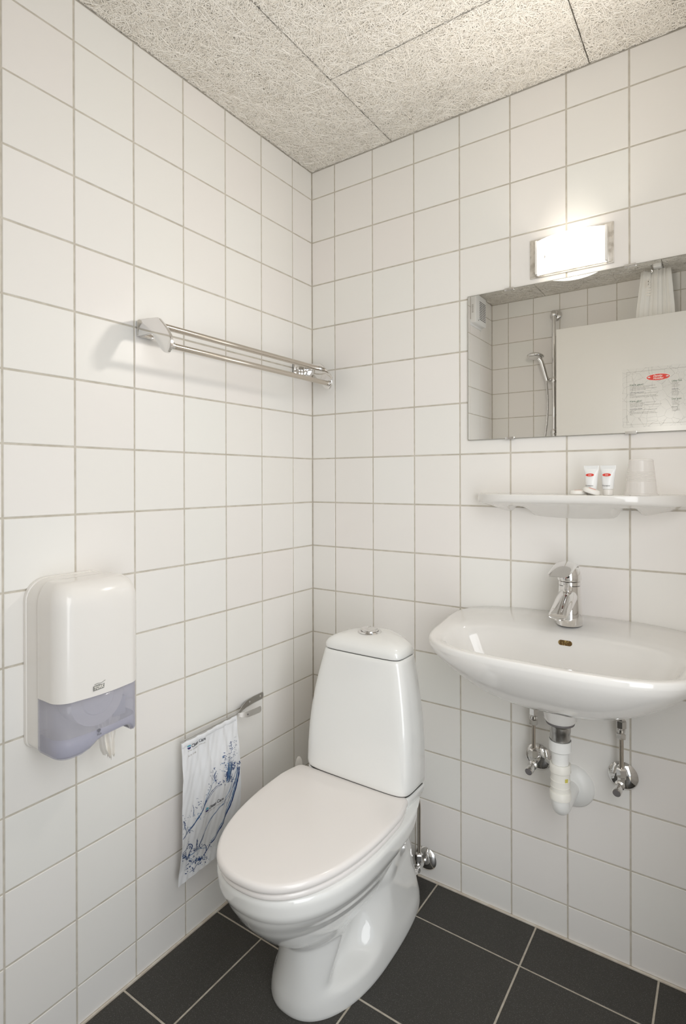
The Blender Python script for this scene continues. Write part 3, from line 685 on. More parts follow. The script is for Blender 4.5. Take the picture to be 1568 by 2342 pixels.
# ------------------------------------------------------------------ mirror with clips, and the notice stuck on it
mi = thing('mirror', (.855, 0, 1.53), 'frameless rectangular wall mirror held by steel clips above the shelf', 'mirror')
MX0, MX1, MZ0, MZ1 = .5745, 1.136, 1.328, 1.744
obj('glass', *merge([box(MX0+.0015, MX1-.0015, -.00705, -.0068, MZ0+.0015, MZ1-.0015)]), M_GLASSM, mi)
obj('glass_edge', *box(MX0, MX1, -.0068, -.0015, MZ0, MZ1), M_MEDGE, mi)
for x in (.697, 1.000):
    for z, sg in ((MZ1, 1), (MZ0, -1)):
        obj('clip', *merge([box(x-.013, x+.013, -.0098, -.0005, min(z, z+sg*.002), max(z, z+sg*.002), .0004), box(x-.013, x+.013, -.0098, -.0075, z-(.005 if sg > 0 else 0), z+(.005 if sg < 0 else 0), .0004)]), M_CHROME, mi, 30)
NX0, NX1, NZ0, NZ1 = .981, 1.130, 1.3415, 1.4865
nt_ = thing('guest_notice', (NX0, -.0075, NZ0), 'clear film guest notice with grey crackle print and red oval on the mirror', 'notice')
poly = round_poly([(NX0, NZ0), (NX1, NZ0), (NX1, NZ1), (NX0, NZ1)], .004)
obj('film', *prism(poly, (0, -.0074, 0), (1, 0, 0), (0, 0, 1), (0, -1, 0), .0002), M_SHEET, nt_)
fp = []
for a, b, c_, d_ in ((NX0+.0095, NX1, NZ1-.0085, NZ1-.0081), (NX0+.0095, NX1, NZ0+.0070, NZ0+.0074), (NX0+.0095, NX0+.0099, NZ0+.0070, NZ1-.0081)):
    fp.append(box(a, b, -.0079, -.0077, c_, d_))
obj('printed_border', *merge(fp), mat('border grey', (.5, .48, .44), .5), nt_)
UX, UZ, UN = Vector((1, 0, 0)), Vector((0, 0, 1)), Vector((0, -1, 0))
oval_logo((1.0595, -.0078, 1.4605), UX, UZ, UN, .052, .0165, nt_)
def lines(x, z, rows, h, m=None):
    for i, (s_, bd) in enumerate(rows):
        if s_: text(s_, h*.72, M_INK if bd else M_INKL, nt_, (x, -.0078, z-i*h), UX, UZ, UN, bold=.00003 if bd else 0, ext=.00005, sx=1.15)
xs = NX0+.0165; h = .0029
text('Kære gæst!', .0056, M_INKG, nt_, (xs, -.0078, 1.4445), UX, UZ, UN, sx=1.2, bold=.00005)
lines(xs, 1.4412, [('Kan De forestille Dem, hvor mange tons håndklæder, der', 0), ('hver dag bliver vasket helt unødigt i hoteller?', 0), ('Mange enorme mængder vaskemiddel og dermed spildevand,', 0), ('som derigennem belaster vort miljø.', 0), ('', 0), ('Vi beder Dem venligst bemærke:', 1), ('at når De lægger håndklædet på gulvet, betyder det, at det skal', 0), ('udskiftes.', 0), ('Hvis håndklædet derimod hænger på knagerækken, betyder', 0), ('det, «Jeg kan godt bruge det endnu engang» – og sparer miljøet.', 0)], h)
text('Käre gäst!', .0056, M_INKG, nt_, (xs, -.0078, 1.4042), UX, UZ, UN, sx=1.2, bold=.00005)
lines(xs, 1.4009, [('Kan Ni föreställa Er, hur många ton handdukar som på alla', 0), ('världens hotell tvättas i onödan', 0), ('Man använder enorma mängder tvättmedel och därmed spillvatten, som', 0), ('därigenom belastar vår miljö.', 0), ('', 0), ('Vi ber Er vänligen observera:', 1), ('att när Ni lägger handduken på golvet, så betyder det, att den', 0), ('skall bytas.', 0), ('Om handduken däremot hänger på kroken, betyder det', 0), ('«Jag kan godt använda den ännu en gång» – och därmed skona', 0), ('miljön.', 0)], h)
xr = NX0+.107
text('Lieber Gast', .0062, M_INKG, nt_, (xr, -.0078, 1.4462), UX, UZ, UN, bold=.00005, sx=.72)
lines(xr, 1.4425, [('Können Sie sich', 0), ('in den Hotels', 0), ('werden? Waschm', 0), ('spülwasser uns', 0), ('', 0), ('Deshalb bitten', 1), ('Wenn Sie das Ha', 0), ('ausgewechselt.', 0), ('Wenn das Hand', 0), ('«Ja, ich benutze', 0), ('umweltfreundl', 0)], h)
text('Dear guest', .0062, M_INKG, nt_, (xr, -.0078, 1.4035), UX, UZ, UN, bold=.00005, sx=.72)
lines(xr, 1.4000, [('Try to imagine', 0), ('around the world', 0), ('Think of the wa', 0), ('which thereby', 0), ('', 0), ('Please note', 1), ('that if you lay', 0), ('it to be replaced', 0), ('means «I can use', 0)], h)

# ------------------------------------------------------------------ wall lamp
LX0, LX1, LZ0, LZ1 = .753, .9615, 1.759, 1.8635
la = thing('wall_lamp', ((LX0+LX1)/2, 0, 1.81), 'lit wall lamp with curved opal glass shade above the mirror', 'lamp')
obj('backplate', *merge([box(LX0, LX1, -.0035, -.0002, LZ0, LZ1, .0008), box(LX0+.004, LX1-.004, -.006, -.003, LZ0+.004, LZ1-.004, .001)]), mat('satin lamp plate', (.74, .70, .64), .28, metal=.35, noise=(60, (.55, .51, .45), .45, .6)), la, 30)
def shade():
    n = 24; xa, xb = .7755, .949; R = []
    out, inn = [], []
    for i in range(n+1):
        t = i/n; x = xa+(xb-xa)*t; y = -.020-.034*(1-(2*t-1)**2)**.9; out.append((x, y)); inn.append((x+.003*(1-2*t), y+.0035))
    prof_ = out+inn[::-1]
    def zz(x, f): q = 1-((x-(xa+xb)/2)/((xb-xa)/2))**2; return (1.760-.011*q)*(1-f)+(1.849-.003*q)*f
    return loft([[(x, y, zz(x, f)) for x, y in prof_] for f in (0, .25, .5, .75, 1)])
obj('shade', *shade(), M_SHADE, la, 50)
for x in (.7745, .9465): obj('shade_holder', *box(x-.0012, x+.0042, -.030, -.005, 1.760, 1.849, .0008), mat('clear acrylic edge', (.82, .80, .76), .1, coat=.5), la, 30)
obj('lamp_holder', *merge([tube([(.80, -.028, 1.80), (.825, -.028, 1.80)], .012), box(.795, .812, -.030, -.005, 1.79, 1.81, .001)]), M_WHITEP, la, 40)
obj('bulb', *lathe((.823, -.028, 1.800), (1, 0, 0), [(0, 0), (0, .010), (.012, .0135), (.03, .015), (.085, .015), (.096, .011), (.10, .003), (.10, 0)], 20), emis('lit bulb', (1, .93, .82), 1.4), la, 50)
lu = area('lamp_light_up', (.862, -.046, 1.80), (.862, -.05, 2.3), .12, .03, .52, (1, .91, .80), 1.9); lu.parent = la; lu.matrix_parent_inverse = la.matrix_basis.inverted()
ld = area('lamp_light_front', (.862, -.064, 1.80), (.86, -1.6, 1.68), .15, .07, 3.7, (1, .94, .86)); ld.parent = la; ld.matrix_parent_inverse = la.matrix_basis.inverted()

# ------------------------------------------------------------------ towel rail on the left wall
tr = thing('towel_rail', (0, -.38, 1.59), 'chrome double-bar towel rail on the left wall', 'towel rail')
def bracket(y, sg):
    pl = round_poly([(.004, 1.607), (.086, 1.600), (.118, 1.568), (.1315, 1.548), (.132, 1.524), (.118, 1.510), (.103, 1.516), (.060, 1.566), (.006, 1.566)], .008)
    arm = prism(pl, (0, y, 0), (1, 0, 0), (0, 0, 1), (0, sg, 0), .0085, .03)
    br = obj('bracket', *arm, M_CHROME, tr, 40)
    b0, b1 = sorted((y+sg*.008, y+sg*.048))
    obj('mount_cup', *merge([box(.0002, .009, b0, b1, 1.566, 1.606, .004), box(.0002, .022, y+.0015 if sg > 0 else y-.0125, y+.0125 if sg > 0 else y-.0015, 1.567, 1.606, .003)]), M_CHROME, br, 40)
    obj('fixing_screw', *merge([lathe((.009, (b0+b1)/2+sg*.006, 1.586), (1, 0, 0), [(0, 0), (0, .007), (.004, .0065), (.006, .004), (.006, 0)], 16)]), M_CHROME, br, 40)
    for x, z in ((.080, 1.583), (.118, 1.530)): obj('bar_socket', *tube([(x, y+sg*.006, z), (x, y+sg*.018, z)], .0095, 20), M_CHROME, br, 40)
bracket(-.700, 1); bracket(-.058, -1)
for x, z in ((.080, 1.583), (.118, 1.530)): obj('bar', *tube([(x, -.692, z), (x, -.3, z), (x, -.066, z)], .0075, 24), M_NICKEL, tr, 60)

# ------------------------------------------------------------------ paper dispenser
PY0, PY1, PZ0, PZ1 = -.965, -.781, .662, 1.012
pd = thing('toilet_paper_dispenser', (0, -.873, .84), 'tall white toilet paper dispenser with smoked lower window on the left wall', 'dispenser')
def pring(x0, x1, q=0.0, z=None, rad=.034, n=10, zf=None, bul=.006):
    """cross section in plan: back at x0, front at x1, rounded front corners; q insets"""
    a, b = PY0+q, PY1-q; x1 = x1-q; rad = max(rad-q, .004); pts = [(x0, a), ]
    for k in range(n+1): t = math.pi*k/n/2; pts.append((x1-rad+rad*math.sin(t), a+rad-rad*math.cos(t)))
    m_ = 8
    for k in range(1, m_): t = k/m_; pts.append((x1+bul*math.sin(math.pi*t), a+rad+(b-a-2*rad)*t))
    for k in range(n+1): t = math.pi/2*(1-k/n); pts.append((x1-rad+rad*math.sin(t), b-rad+rad*math.cos(t)))
    pts.append((x0, b))
    return [(x, y, zf(y) if zf else z) for x, y in pts]
WZ = .779
# back housing, hugging the wall
def house(z0, z1, x0, x1, rad):
    R = []
    for k in range(6): t = math.pi/2*k/5; R.append(pring(x0, x1, rad*(1-math.sin(t))*.9, z0+rad*.6*(1-math.cos(t)), rad=.012, bul=0))
    for k in range(8, -1, -1): t = math.pi/2*k/8; R.append(pring(x0, x1, rad*(1-math.sin(t)), z1-rad*(1-math.cos(t)), rad=.012, bul=0))
    return R
def yz_round(x0, x1, y0, y1, z0, z1, r_top, r_bot, e=.003):
    pts = []
    for cy, cz, a0, rr in ((y1-r_top, z1-r_top, 0, r_top), (y0+r_top, z1-r_top, 90, r_top), (y0+r_bot, z0+r_bot, 180, r_bot), (y1-r_bot, z0+r_bot, 270, r_bot)):
        for k in range(9): a = math.radians(a0+k*11.25); pts.append((cy+rr*math.cos(a), cz+rr*math.sin(a)))
    c = ((y0+y1)/2, (z0+z1)/2)
    def rg(x, q): return [(x, c[0]+(y-c[0])*(1-q/((y1-y0)/2)), c[1]+(z-c[1])*(1-q/((z1-z0)/2))) for y, z in pts]
    return loft([rg(x0, 0), rg(x1-e, 0), rg(x1-e*.3, e*.3), rg(x1, e)])
obj('back_housing', *merge([yz_round(.0003, .010, PY0, PY1, PZ0, PZ1, .045, .02, .002), yz_round(.009, .058, PY0+.002, PY1-.002, PZ0+.002, PZ1-.002, .045, .02, .001)]), M_WHITEP, pd, 35)
R = [pring(.056, .136, 0, WZ), ]
R.append(pring(.056, .136, 0, WZ+.01)); R.append(pring(.056, .136, 0, .88)); R.append(pring(.056, .136, 0, .955))
for k in range(1, 13):
    t = math.pi/2*k/12; R.append([(.056+(x-.056)*(1-.44*(1-math.cos(t))), (PY0+PY1)/2+(y-(PY0+PY1)/2)*(1-.30*(1-math.cos(t))**1.0), .962+.048*math.sin(t)) for x, y, _ in pring(.056, .136, 0, 0)])
hood = obj('hood', *loft(R), M_WHITEP, pd, 50)
def zbot(y):
    t = (y-PY0)/(PY1-PY0)
    s = 1/(1+math.exp(-(t-.38)*26)) - 1/(1+math.exp(-(t-.885)*45))
    return .665+.024*s
R = []
for fz in (0, .04, .1, .3, .6, .8, 1.0):
    q = .010*(1-min(1, fz/.1))**2
    R.append([(x, y, zbot(y)+(WZ-.0006-zbot(y))*fz) for x, y, _ in pring(.056, .1355, q+.0006, 0)])
Wv, Wf = loft(R, cap0=False, cap1=False, closed=False)
win = obj('window', Wv, Wf, M_SMOKE, pd, 50); md = win.modifiers.new('t', 'SOLIDIFY'); md.thickness = .0016; md.offset = -1
# opaque lower lip
R = []
for fz in (0, .05, .15, .5, 1.0):
    q = .0085*(1-min(1, fz/.15))**2
    R.append([(x, y, zbot(y)+.001+(.705-zbot(y))*fz) for x, y, _ in pring(.060, .1325, q+.0032, 0)])
Lv, Lf = loft(R, cap0=False, cap1=False, closed=False)
lip = obj('lower_lip', Lv, Lf, M_SMOKE2, pd, 50); md = lip.modifiers.new('t', 'SOLIDIFY'); md.thickness = .0016; md.offset = -1
for bb in (box(.058, .105, PY1-.050, PY1-.020, .705, .745, .002), box(.058, .100, PY1-.060, PY1-.057, .69, .76)):
    obj('inner_guide', *bb, M_GUIDE, pd, 30)
text('TORK', .0088, M_WHITEI, pd, (.1432, -.8980, .7925), (0, 1, .03), (0, .0, 1), (1, 0, 0), bold=.0002, sx=.88, shear=.15)
lgp = [(-.887+(a+.840)*.53, .7955+(b-.8015)*.56) for a, b in ((-.8625, .792), (-.819, .7935), (-.817, .8105), (-.825, .8085), (-.838, .8115), (-.850, .8105), (-.8625, .8085))]
obj('logo_plate', *prism(lgp, (.1421, 0, 0), (0, 1, 0), (0, 0, 1), (1, 0, 0), .0006), mat('logo grey', (.27, .27, .25), .5), pd)
obj('logo_wave', *tube(smooth_path([(.1425, -.8965, .8025), (.1425, -.889, .8038), (.1425, -.882, .8028), (.1425, -.873, .8060)]), .0005, 6), mat('logo grey', (.27, .27, .25), .5), pd)
em = merge([lathe((.1420, -.8870, .7075), (1, 0, 0), [(0, .0030), (.0004, .0035), (.0006, .0030)], 24)])
for i in range(3):
    a = 2*math.pi*i/3+.5; em = merge([em, lathe((.1423, -.8870+.0022*math.cos(a), .7075+.0022*math.sin(a)), (1, 0, 0), [(0, 0), (0, .0016), (.0009, .0016), (.0009, 0)], 12)])
obj('emblem', *em, mat('emblem grey', (.20, .20, .23), .5), pd)
text('SCA', .0052, M_INK, pd, (.1428, -.8915, .6985), (0, 1, 0), (0, 0, 1), (1, 0, 0))
rl = thing('toilet_roll', (.088, -.872, .765), 'white toilet roll behind the smoked window with paper hanging out below', 'toilet paper')
obj('roll', *lathe((.062, -.872, .765), (1, 0, 0), [(0, .019), (.0, .058), (.001, .0585), (.052, .0585), (.053, .058), (.053, .019), (0, .019)], 48), M_PAPER, rl, 40)
obj('roll_core', *lathe((.064, -.872, .765), (1, 0, 0), [(0, 0), (0, .036), (.052, .036), (.054, .034), (.054, 0)], 40), M_WHITEP, rl, 40)
V, F = [], []; nu, nv = 46, 30
for j in range(nv+1):
    t = j/nv; z = .712-.087*t; wd = .030*(1-t)**.8+.0135; cy = -.846+.008*t
    for i in range(nu+1):
        s = i/nu*2-1; fold = math.sin(s*9+1.5*t)*.0045*(.5+t)+math.sin(s*23+4*t)*.0016
        zz = z-(.004*math.sin(s*17)+.003*math.sin(s*41+1) if j == nv else 0)-.004*t*math.sin(s*3+1)
        V.append((.098+fold+.006*(1-s*s), cy+s*wd*.62+.0012*math.sin(11*t+s*5), zz))
for j in range(nv):
    for i in range(nu): a = j*(nu+1)+i; F.append((a, a+1, a+nu+2, a+nu+1))
obj('loose_end', V, F, M_PAPER, rl, 70)

# ------------------------------------------------------------------ hygiene bag holder and bag
bh = thing('bag_holder', (0, -.33, .55), 'steel spring clip holder screwed to the left wall beside the toilet', 'holder')
st1 = round_poly([(-.262, .561), (-.262, .541), (-.285, .541), (-.350, .534), (-.405, .530), (-.405, .546), (-.350, .554), (-.29, .562)], .006)
def strip(path, z0f, hgt, th=.0016):
    R = []
    for k, p in enumerate(path):
        p = Vector(p); q = Vector(path[min(k+1, len(path)-1)])-Vector(path[max(k-1, 0)]); n_ = Vector((q.y, -q.x, 0)).normalized()*th/2; hh = hgt[k]/2
        R.append([tuple(p+n_+Vector((0, 0, -hh))), tuple(p+n_+Vector((0, 0, hh))), tuple(p-n_+Vector((0, 0, hh))), tuple(p-n_+Vector((0, 0, -hh)))])
    return loft(R)
obj('wall_strip', *strip([(.0018, -.254, .549), (.0020, -.257, .549), (.0022, -.30, .548), (.006, -.33, .547), (.016, -.358, .546), (.030, -.384, .545), (.034, -.395, .545)], 0, [.010, .019, .020, .019, .014, .010, .008]), M_STEEL, bh, 40)
obj('spring_strip', *strip([(.034, -.395, .544), (.042, -.388, .542), (.050, -.372, .540), (.053, -.345, .5395), (.053, -.322, .539), (.053, -.318, .539)], 0, [.008, .013, .017, .018, .018, .010]), mat('pale steel', (.72, .70, .67), .35, metal=.9), bh, 40)
obj('support_arm', *tube(smooth_path([(.030, -.392, .545), (.032, -.45, .5445), (.034, -.55, .544), (.034, -.598, .543)]), .0016, 8), M_STEEL, bh, 50)
for c_ in ((.0028, -.268, .549), (.004, -.316, .5478)): obj('rivet', *lathe(c_, (1, 0, 0), [(0, 0), (0, .0038), (.0015, .003), (.0018, 0)], 14), M_CHROME, bh, 40)
obj('rivet', *lathe((.0505, -.371, .540), (1, 0, 0), [(0, 0), (0, .0025), (.0015, .002), (.0018, 0)], 14), M_RUBBER, bh, 40)
bg = thing('hygiene_bag', (.045, -.50, .36), 'white plastic hygiene bag printed with blue water splash, hanging by the toilet', 'bag')
# bag outline in (s 0..1 left-right, t 0..1 top-bottom) -> y,z
def bagpt(s, t, off=0.0):
    top = Vector((0, -.600+s*.196, .541+.004*s-.0*s)); bot = Vector((0, -.609+s*.207, .186-.012*s+.0*s))
    bot.z = .178+.012*math.sin(s*math.pi*.5)
    p = top.lerp(bot, t); k = min(1, t*4)
    x = .040+.012*k*math.sin(math.pi*min(1, t*1.1))
    x += .0022*math.sin(s*19+3*t)*math.sin(t*3)+.0016*math.sin(s*37-t*9+1)*(.4+.6*(1-t))+.0018*math.sin(t*11+s*6)+.0028*math.exp(-((s-.42-.1*t)/.035)**2)*math.exp(-t*3)
    x += .0010*math.sin(s*61+t*17)*math.sin(t*23+s*9)
    x -= .010*max(0, s-.9)*10*(t > .05)*0
    return Vector((x+off, p.y+.002*math.sin(t*9)*(1 if s < .5 else -.5), p.z))
def bagyz(y, z, off):
    s = (y+.605)/.205; t = (.543-z)/.362
    for _ in range(6):
        q = bagpt(s, t); s += (y-q.y)/.205; t += (q.z-z)/.362
    s = min(max(s, .003), .997); t = min(max(t, .003), .997)
    return bagpt(s, t, off)
nu, nv = 70, 100; V, F = [], []
for j in range(nv+1):
    for i in range(nu+1): V.append(tuple(bagpt(i/nu, j/nv)))
for j in range(nv):
    for i in range(nu): a = j*(nu+1)+i; F.append((a, a+nu+1, a+nu+2, a+1))
n0 = len(V)
for j in range(nv+1):
    for i in range(nu+1):
        p = bagpt(i/nu, j/nv); e = math.sin(math.pi*i/nu)**.5*math.sin(math.pi*min(j/nv, 1))**.5; V.append((p.x-.0006-.010*e, p.y, p.z))
for j in range(nv):
    for i in range(nu): a = n0+j*(nu+1)+i; F.append((a, a+1, a+nu+2, a+nu+1))
for j in range(nv):
    for i in (0, nu):
        a, b = j*(nu+1)+i, (j+1)*(nu+1)+i; F.append((a, b, n0+b, n0+a) if i else (b, a, n0+a, n0+b))
for i in range(nu):
    for j in (0, nv):
        a = j*(nu+1)+i; F.append((a, a+1, n0+a+1, n0+a) if j == 0 else (a+1, a, n0+a, n0+a+1))
obj('bag_sheet', V, F, M_BAG, bg, 60)
obj('folded_top', *loft([[tuple(bagpt(s, t, o_)) for s in np.linspace(.0, .985, 40)] for t, o_ in ((.0, .0006), (.008, .0022), (.03, .0020), (.036, .0006))], False, False, False), M_BAG, bg, 60)
# print: given as photo pixels inside the bag crop, mapped once to the bag's own plane (y, z)
def pz(px, py):
    """crop-pixel of the artwork -> s,t on the bag"""
    # affine through: (175,615)->(0,0) (790,270)->(1,0) (145,2200)->(0,1)
    sx = (px-160)/640.0; ty = (py-(615-sx*345))/(1585.0)
    return sx, ty*1.0
def ink(px, py, off=.0008):
    s, t = pz(px, py); s = min(max(s, .004), .996); t = min(max(t, .004), .996)
    return bagpt(s, t, off)
def stroke(pts, w0, w1=None, off=.0009):
    pth = smooth_path([(a, b, 0) for a, b in pts], 7); n_ = len(pth); w1 = w0 if w1 is None else w1; V, F = [], []
    for i, p in enumerate(pth):
        q = pth[min(i+1, n_-1)]-pth[max(i-1, 0)]; nn = Vector((-q.y, q.x, 0)).normalized(); t = i/(n_-1)
        w = (w0+(w1-w0)*t)*(.55+.45*math.sin(math.pi*t))*random.uniform(.6, 1.3)
        V += [tuple(ink(p.x+nn.x*w, p.y+nn.y*w, off)), tuple(ink(p.x-nn.x*w, p.y-nn.y*w, off))]
    for i in range(n_-1): F.append((2*i, 2*i+1, 2*i+3, 2*i+2))
    return V, F
def drop(px, py, a, b, ang, off=.0009, ring=False):
    c, s = math.cos(ang), math.sin(ang); n_ = 9; V, F = [], []
    for i in range(n_): t = 2*math.pi*i/n_; V.append(tuple(ink(px+a*math.cos(t)*c-b*math.sin(t)*s, py+a*math.cos(t)*s+b*math.sin(t)*c, off)))
    if not ring: F = [tuple(range(n_))]
    else:
        for i in range(n_): t = 2*math.pi*i/n_; V.append(tuple(ink(px+.55*a*math.cos(t)*c-.55*b*math.sin(t)*s, py+.55*a*math.cos(t)*s+.55*b*math.sin(t)*c, off)))
        F = [(i, (i+1) % n_, n_+(i+1) % n_, n_+i) for i in range(n_)]
    return V, F
dark, mid = [], []
C1 = [(780, 900), (775, 1000), (750, 1150), (715, 1290), (670, 1430), (620, 1550), (560, 1680), (490, 1800), (430, 1890), (370, 1980), (270, 2080)]
dark += [stroke(C1, 7, 3), stroke([(a-9, b+12) for a, b in C1[:7]], 2, 2), stroke([(770, 910), (740, 1080), (690, 1250), (640, 1400)], 3, 2)]
mid += [stroke([(a-16, b) for a, b in C1[:8]], 4, 3), stroke([(760, 930), (700, 1120), (640, 1270), (540, 1400), (470, 1500), (410, 1640), (350, 1790)], 3, 2)]
dark += [stroke([(730, 1100), (660, 1270), (560, 1380), (480, 1490), (420, 1610), (370, 1720), (345, 1800)], 1.6, 1.2), stroke([(645, 1290), (610, 1350)], 2), stroke([(560, 1090), (500, 1130), (440, 1190), (400, 1270), (355, 1370), (310, 1470), (250, 1550), (160, 1650)], 3, 5), stroke([(560, 1100), (480, 1170), (430, 1240), (390, 1300)], 1.5)]
dark += [stroke([(520, 1080), (495, 1010), (520, 930)], 3), stroke([(160, 1820), (210, 1780), (250, 1740), (275, 1770), (255, 1850), (250, 1900)], 4), stroke([(370, 1830), (400, 1800), (430, 1830), (430, 1890)], 3), stroke([(320, 1710), (325, 1760), (315, 1810)], 5, 3), stroke([(170, 1540), (190, 1490), (170, 1450), (215, 1610)], 2.5), stroke([(270, 1290), (280, 1340), (270, 1420)], 2.2), stroke([(380, 1840), (350, 1790), (380, 1690), (395, 1650)], 4, 2)]
mid += [stroke([(150, 1830), (240, 1890), (330, 1830), (430, 1850)], 3), stroke([(200, 1590), (290, 1490), (340, 1400), (385, 1290), (430, 1160), (500, 1040)], 2.5)]
for k in range(26):   # the crown of the splash
    x = random.gauss(670, 26); y0 = random.uniform(960, 1090); dy = random.uniform(60, 230)
    (dark if random.random() < .45 else mid).append(stroke([(x-.25*(1090-y0)*0-20*(y0-950)/140, y0), (x+random.uniform(-8, 14), y0-dy*.5), (x+random.uniform(0, 35), y0-dy)], random.uniform(2, 6), 1.5))
for k in range(16):
    x = random.uniform(700, 790); y = random.uniform(840, 930); dark.append(stroke([(x, y), (x+random.uniform(-20, 20), y+random.uniform(-25, 25)), (x+random.uniform(-30, 20), y+random.uniform(10, 40))], random.uniform(1.5, 4), 1.5))
def cloud(cx, cy, sx, sy, n_, a0, a1, L=dark):
    for _ in range(n_):
        L.append(drop(random.gauss(cx, sx), random.gauss(cy, sy), random.uniform(a0, a1)*1.5, random.uniform(a0, a1)*.7, random.uniform(0, 3.1), ring=random.random() < .15))
cloud(715, 640, 16, 50, 26, 2, 6); cloud(750, 600, 18, 40, 14, 2, 5); cloud(645, 1050, 45, 25, 46, 3, 8); cloud(640, 900, 30, 70, 50, 2, 6); cloud(640, 900, 30, 70, 30, 3, 7, mid); cloud(700, 760, 30, 60, 26, 2, 5)
cloud(480, 960, 30, 40, 22, 2, 6); cloud(510, 1000, 12, 50, 16, 2, 5); cloud(740, 870, 25, 25, 26, 2, 7); cloud(620, 770, 15, 25, 8, 3, 6); cloud(430, 1120, 20, 50, 8, 2, 5); cloud(330, 1300, 40, 35, 18, 2, 5); cloud(300, 1410, 35, 25, 20, 2, 5, mid)
cloud(180, 1480, 14, 45, 18, 2, 6); cloud(230, 1560, 25, 25, 16, 2, 6); cloud(190, 1860, 25, 22, 24, 3, 8); cloud(240, 1890, 25, 18, 24, 3, 7); cloud(320, 1820, 28, 16, 40, 2, 6); cloud(250, 1750, 14, 30, 16, 3, 7); cloud(270, 1980, 22, 22, 22, 3, 8); cloud(380, 1970, 30, 25, 40, 3, 8); cloud(340, 1930, 50, 40, 26, 2, 6, mid); cloud(320, 1740, 12, 30, 16, 2, 5); cloud(300, 2060, 30, 12, 10, 3, 7); cloud(480, 1830, 12, 20, 6, 3, 6); cloud(600, 1330, 20, 20, 6, 2, 4)
obj('splash_print', *merge(dark), M_BLUE, bg); obj('splash_print', *merge(mid), M_BLUE2, bg)
def bagtext(body, px, py, size, m, dx, dy, sx=1.0, bold=0.0):
    # size in crop pixels; baseline direction (dx,dy) normalised per unit x
    def wf(x, y, z): return ink(px+x*dx*1.0+y*0, py+x*dy-y, .0009+z*0)
    cu = text(body, size, m, bg, (0, 0, 0), (1, 0, 0), (0, 1, 0), (0, 0, 1), warp=wf, sx=sx, ext=0, bold=bold)
for ox, oy in ((262, 655), (442, 1378)):
    bagtext('Clean Care', ox, oy, 52, M_INK, 1, -.62, .62, 1.4); bagtext('Vi har kunden i centrum', ox-40, oy+55, 26, M_INKL, 1, -.60, .72)
    for m_, s0, s1 in ((M_TEAL, math.pi, 2*math.pi), (mat('violet navy print', (.04, .03, .16), .45), 0, math.pi)):
        pts = [(ox-24+19*math.cos(a), oy-8+(6 if s0 == 0 else -2)+22*math.sin(a)-.4*19*math.cos(a)) for a in np.linspace(s0, s1, 14)]
        obj('logo', [tuple(ink(a, b, .001)) for a, b in pts], [tuple(range(14))], m_, bg)
bagtext('86 34 10 88', 222, 765, 24, M_INKL, 1, -.62, .72)

# ------------------------------------------------------------------ things seen in the mirror on the far side of the room
fn = thing('extractor_fan', (0, -1.53, 2.18), 'white wall extractor fan with dark slotted grille, seen in the mirror corner', 'fan')
FY0, FY1, FZ0, FZ1, FT = -1.612, -1.452, 2.098, 2.262, .034
obj('housing', *box(.0002, FT, FY0, FY1, FZ0, FZ1, .006), M_FAN, fn, 35)
obj('wall_plate', *box(.0002, .004, FY0-.004, FY1+.004, FZ0-.012, FZ0+.02, .001), M_FAN, fn, 35)
for i in range(11):
    for sgm in (0, 1): obj('grille_slot', *box(FT-.001, FT+.0006, FY0+.012+sgm*.048, FY0+.056+sgm*.048, FZ1-.040-i*.0098, FZ1-.0355-i*.0098), M_RUBBER, fn)
obj('indicator', *lathe((FT, FY1-.040, FZ0+.018), (1, 0, 0), [(0, 0), (0, .003), (.001, .003), (.001, 0)], 12), M_DARK, fn)
for i in range(8): obj('side_vent', *box(.010, .020, FY1-.001, FY1+.0005, FZ0+.055+i*.006, FZ0+.058+i*.006), M_INKL, fn)
BY = -1.75
rb = thing('shower_rail', (.380, BY, 1.82), 'chrome vertical shower rail on the far wall, reflected in the mirror', 'shower rail')
obj('rail', *tube([(.380, BY, 1.455), (.380, BY, 2.165)], .0105, 20), M_CHROME, rb, 60)
for z in (2.158, 1.487): 
    obj('wall_mount', *merge([lathe((.380, -RD, z), (0, 1, 0), [(0, 0), (0, .033), (.005, .033), (.012, .026), (.015, .015), (.045, .014), (.045, 0)], 30), lathe((.380, BY, z-.014), (0, 0, 1), [(0, 0), (0, .014), (.003, .016), (.025, .016), (.030, .012), (.030, 0)], 24)]), M_CHROME, rb, 50)
obj('slider', *merge([lathe((.380, BY, 1.765), (0, 0, 1), [(0, 0), (0, .015), (.003, .017), (.030, .017), (.033, .015), (.033, 0)], 24), tube([(.395, BY, 1.782), (.335, BY+.006, 1.785)], .011, 20), tube([(.350, BY+.004, 1.784), (.350, BY+.030, 1.790)], .010, 20)]), M_CHROME, rb, 50)
hs = thing('hand_shower', (.33, BY+.03, 1.82), 'chrome hand shower with ribbed metal hose in its holder, reflected in the mirror', 'shower head')
hx = [(.350, BY+.032, 1.775), (.344, BY+.036, 1.80), (.334, BY+.048, 1.845), (.324, BY+.060, 1.885), (.312, BY+.068, 1.902)]
sp_ = smooth_path(hx, 5); obj('handle', *tube(sp_, [.0095+.0035*math.sin(i/len(sp_)*2.6) for i in range(len(sp_))], 18), M_CHROME, hs, 60)
obj('head', *lathe((.298, BY+.076, 1.916), (-.05, .12, -1), [(0-.016, 0), (-.014, .018), (-.008, .036), (0, .046), (.005, .047), (.010, .043), (.012, .036), (.012, 0)], 36), M_CHROME, hs, 50)
obj('spray_face', *lathe((.2975, BY+.0775, 1.903), (-.05, .12, -1), [(0, 0), (0, .034), (.0015, .033), (.0015, 0)], 30), M_WHITEP, hs, 40)
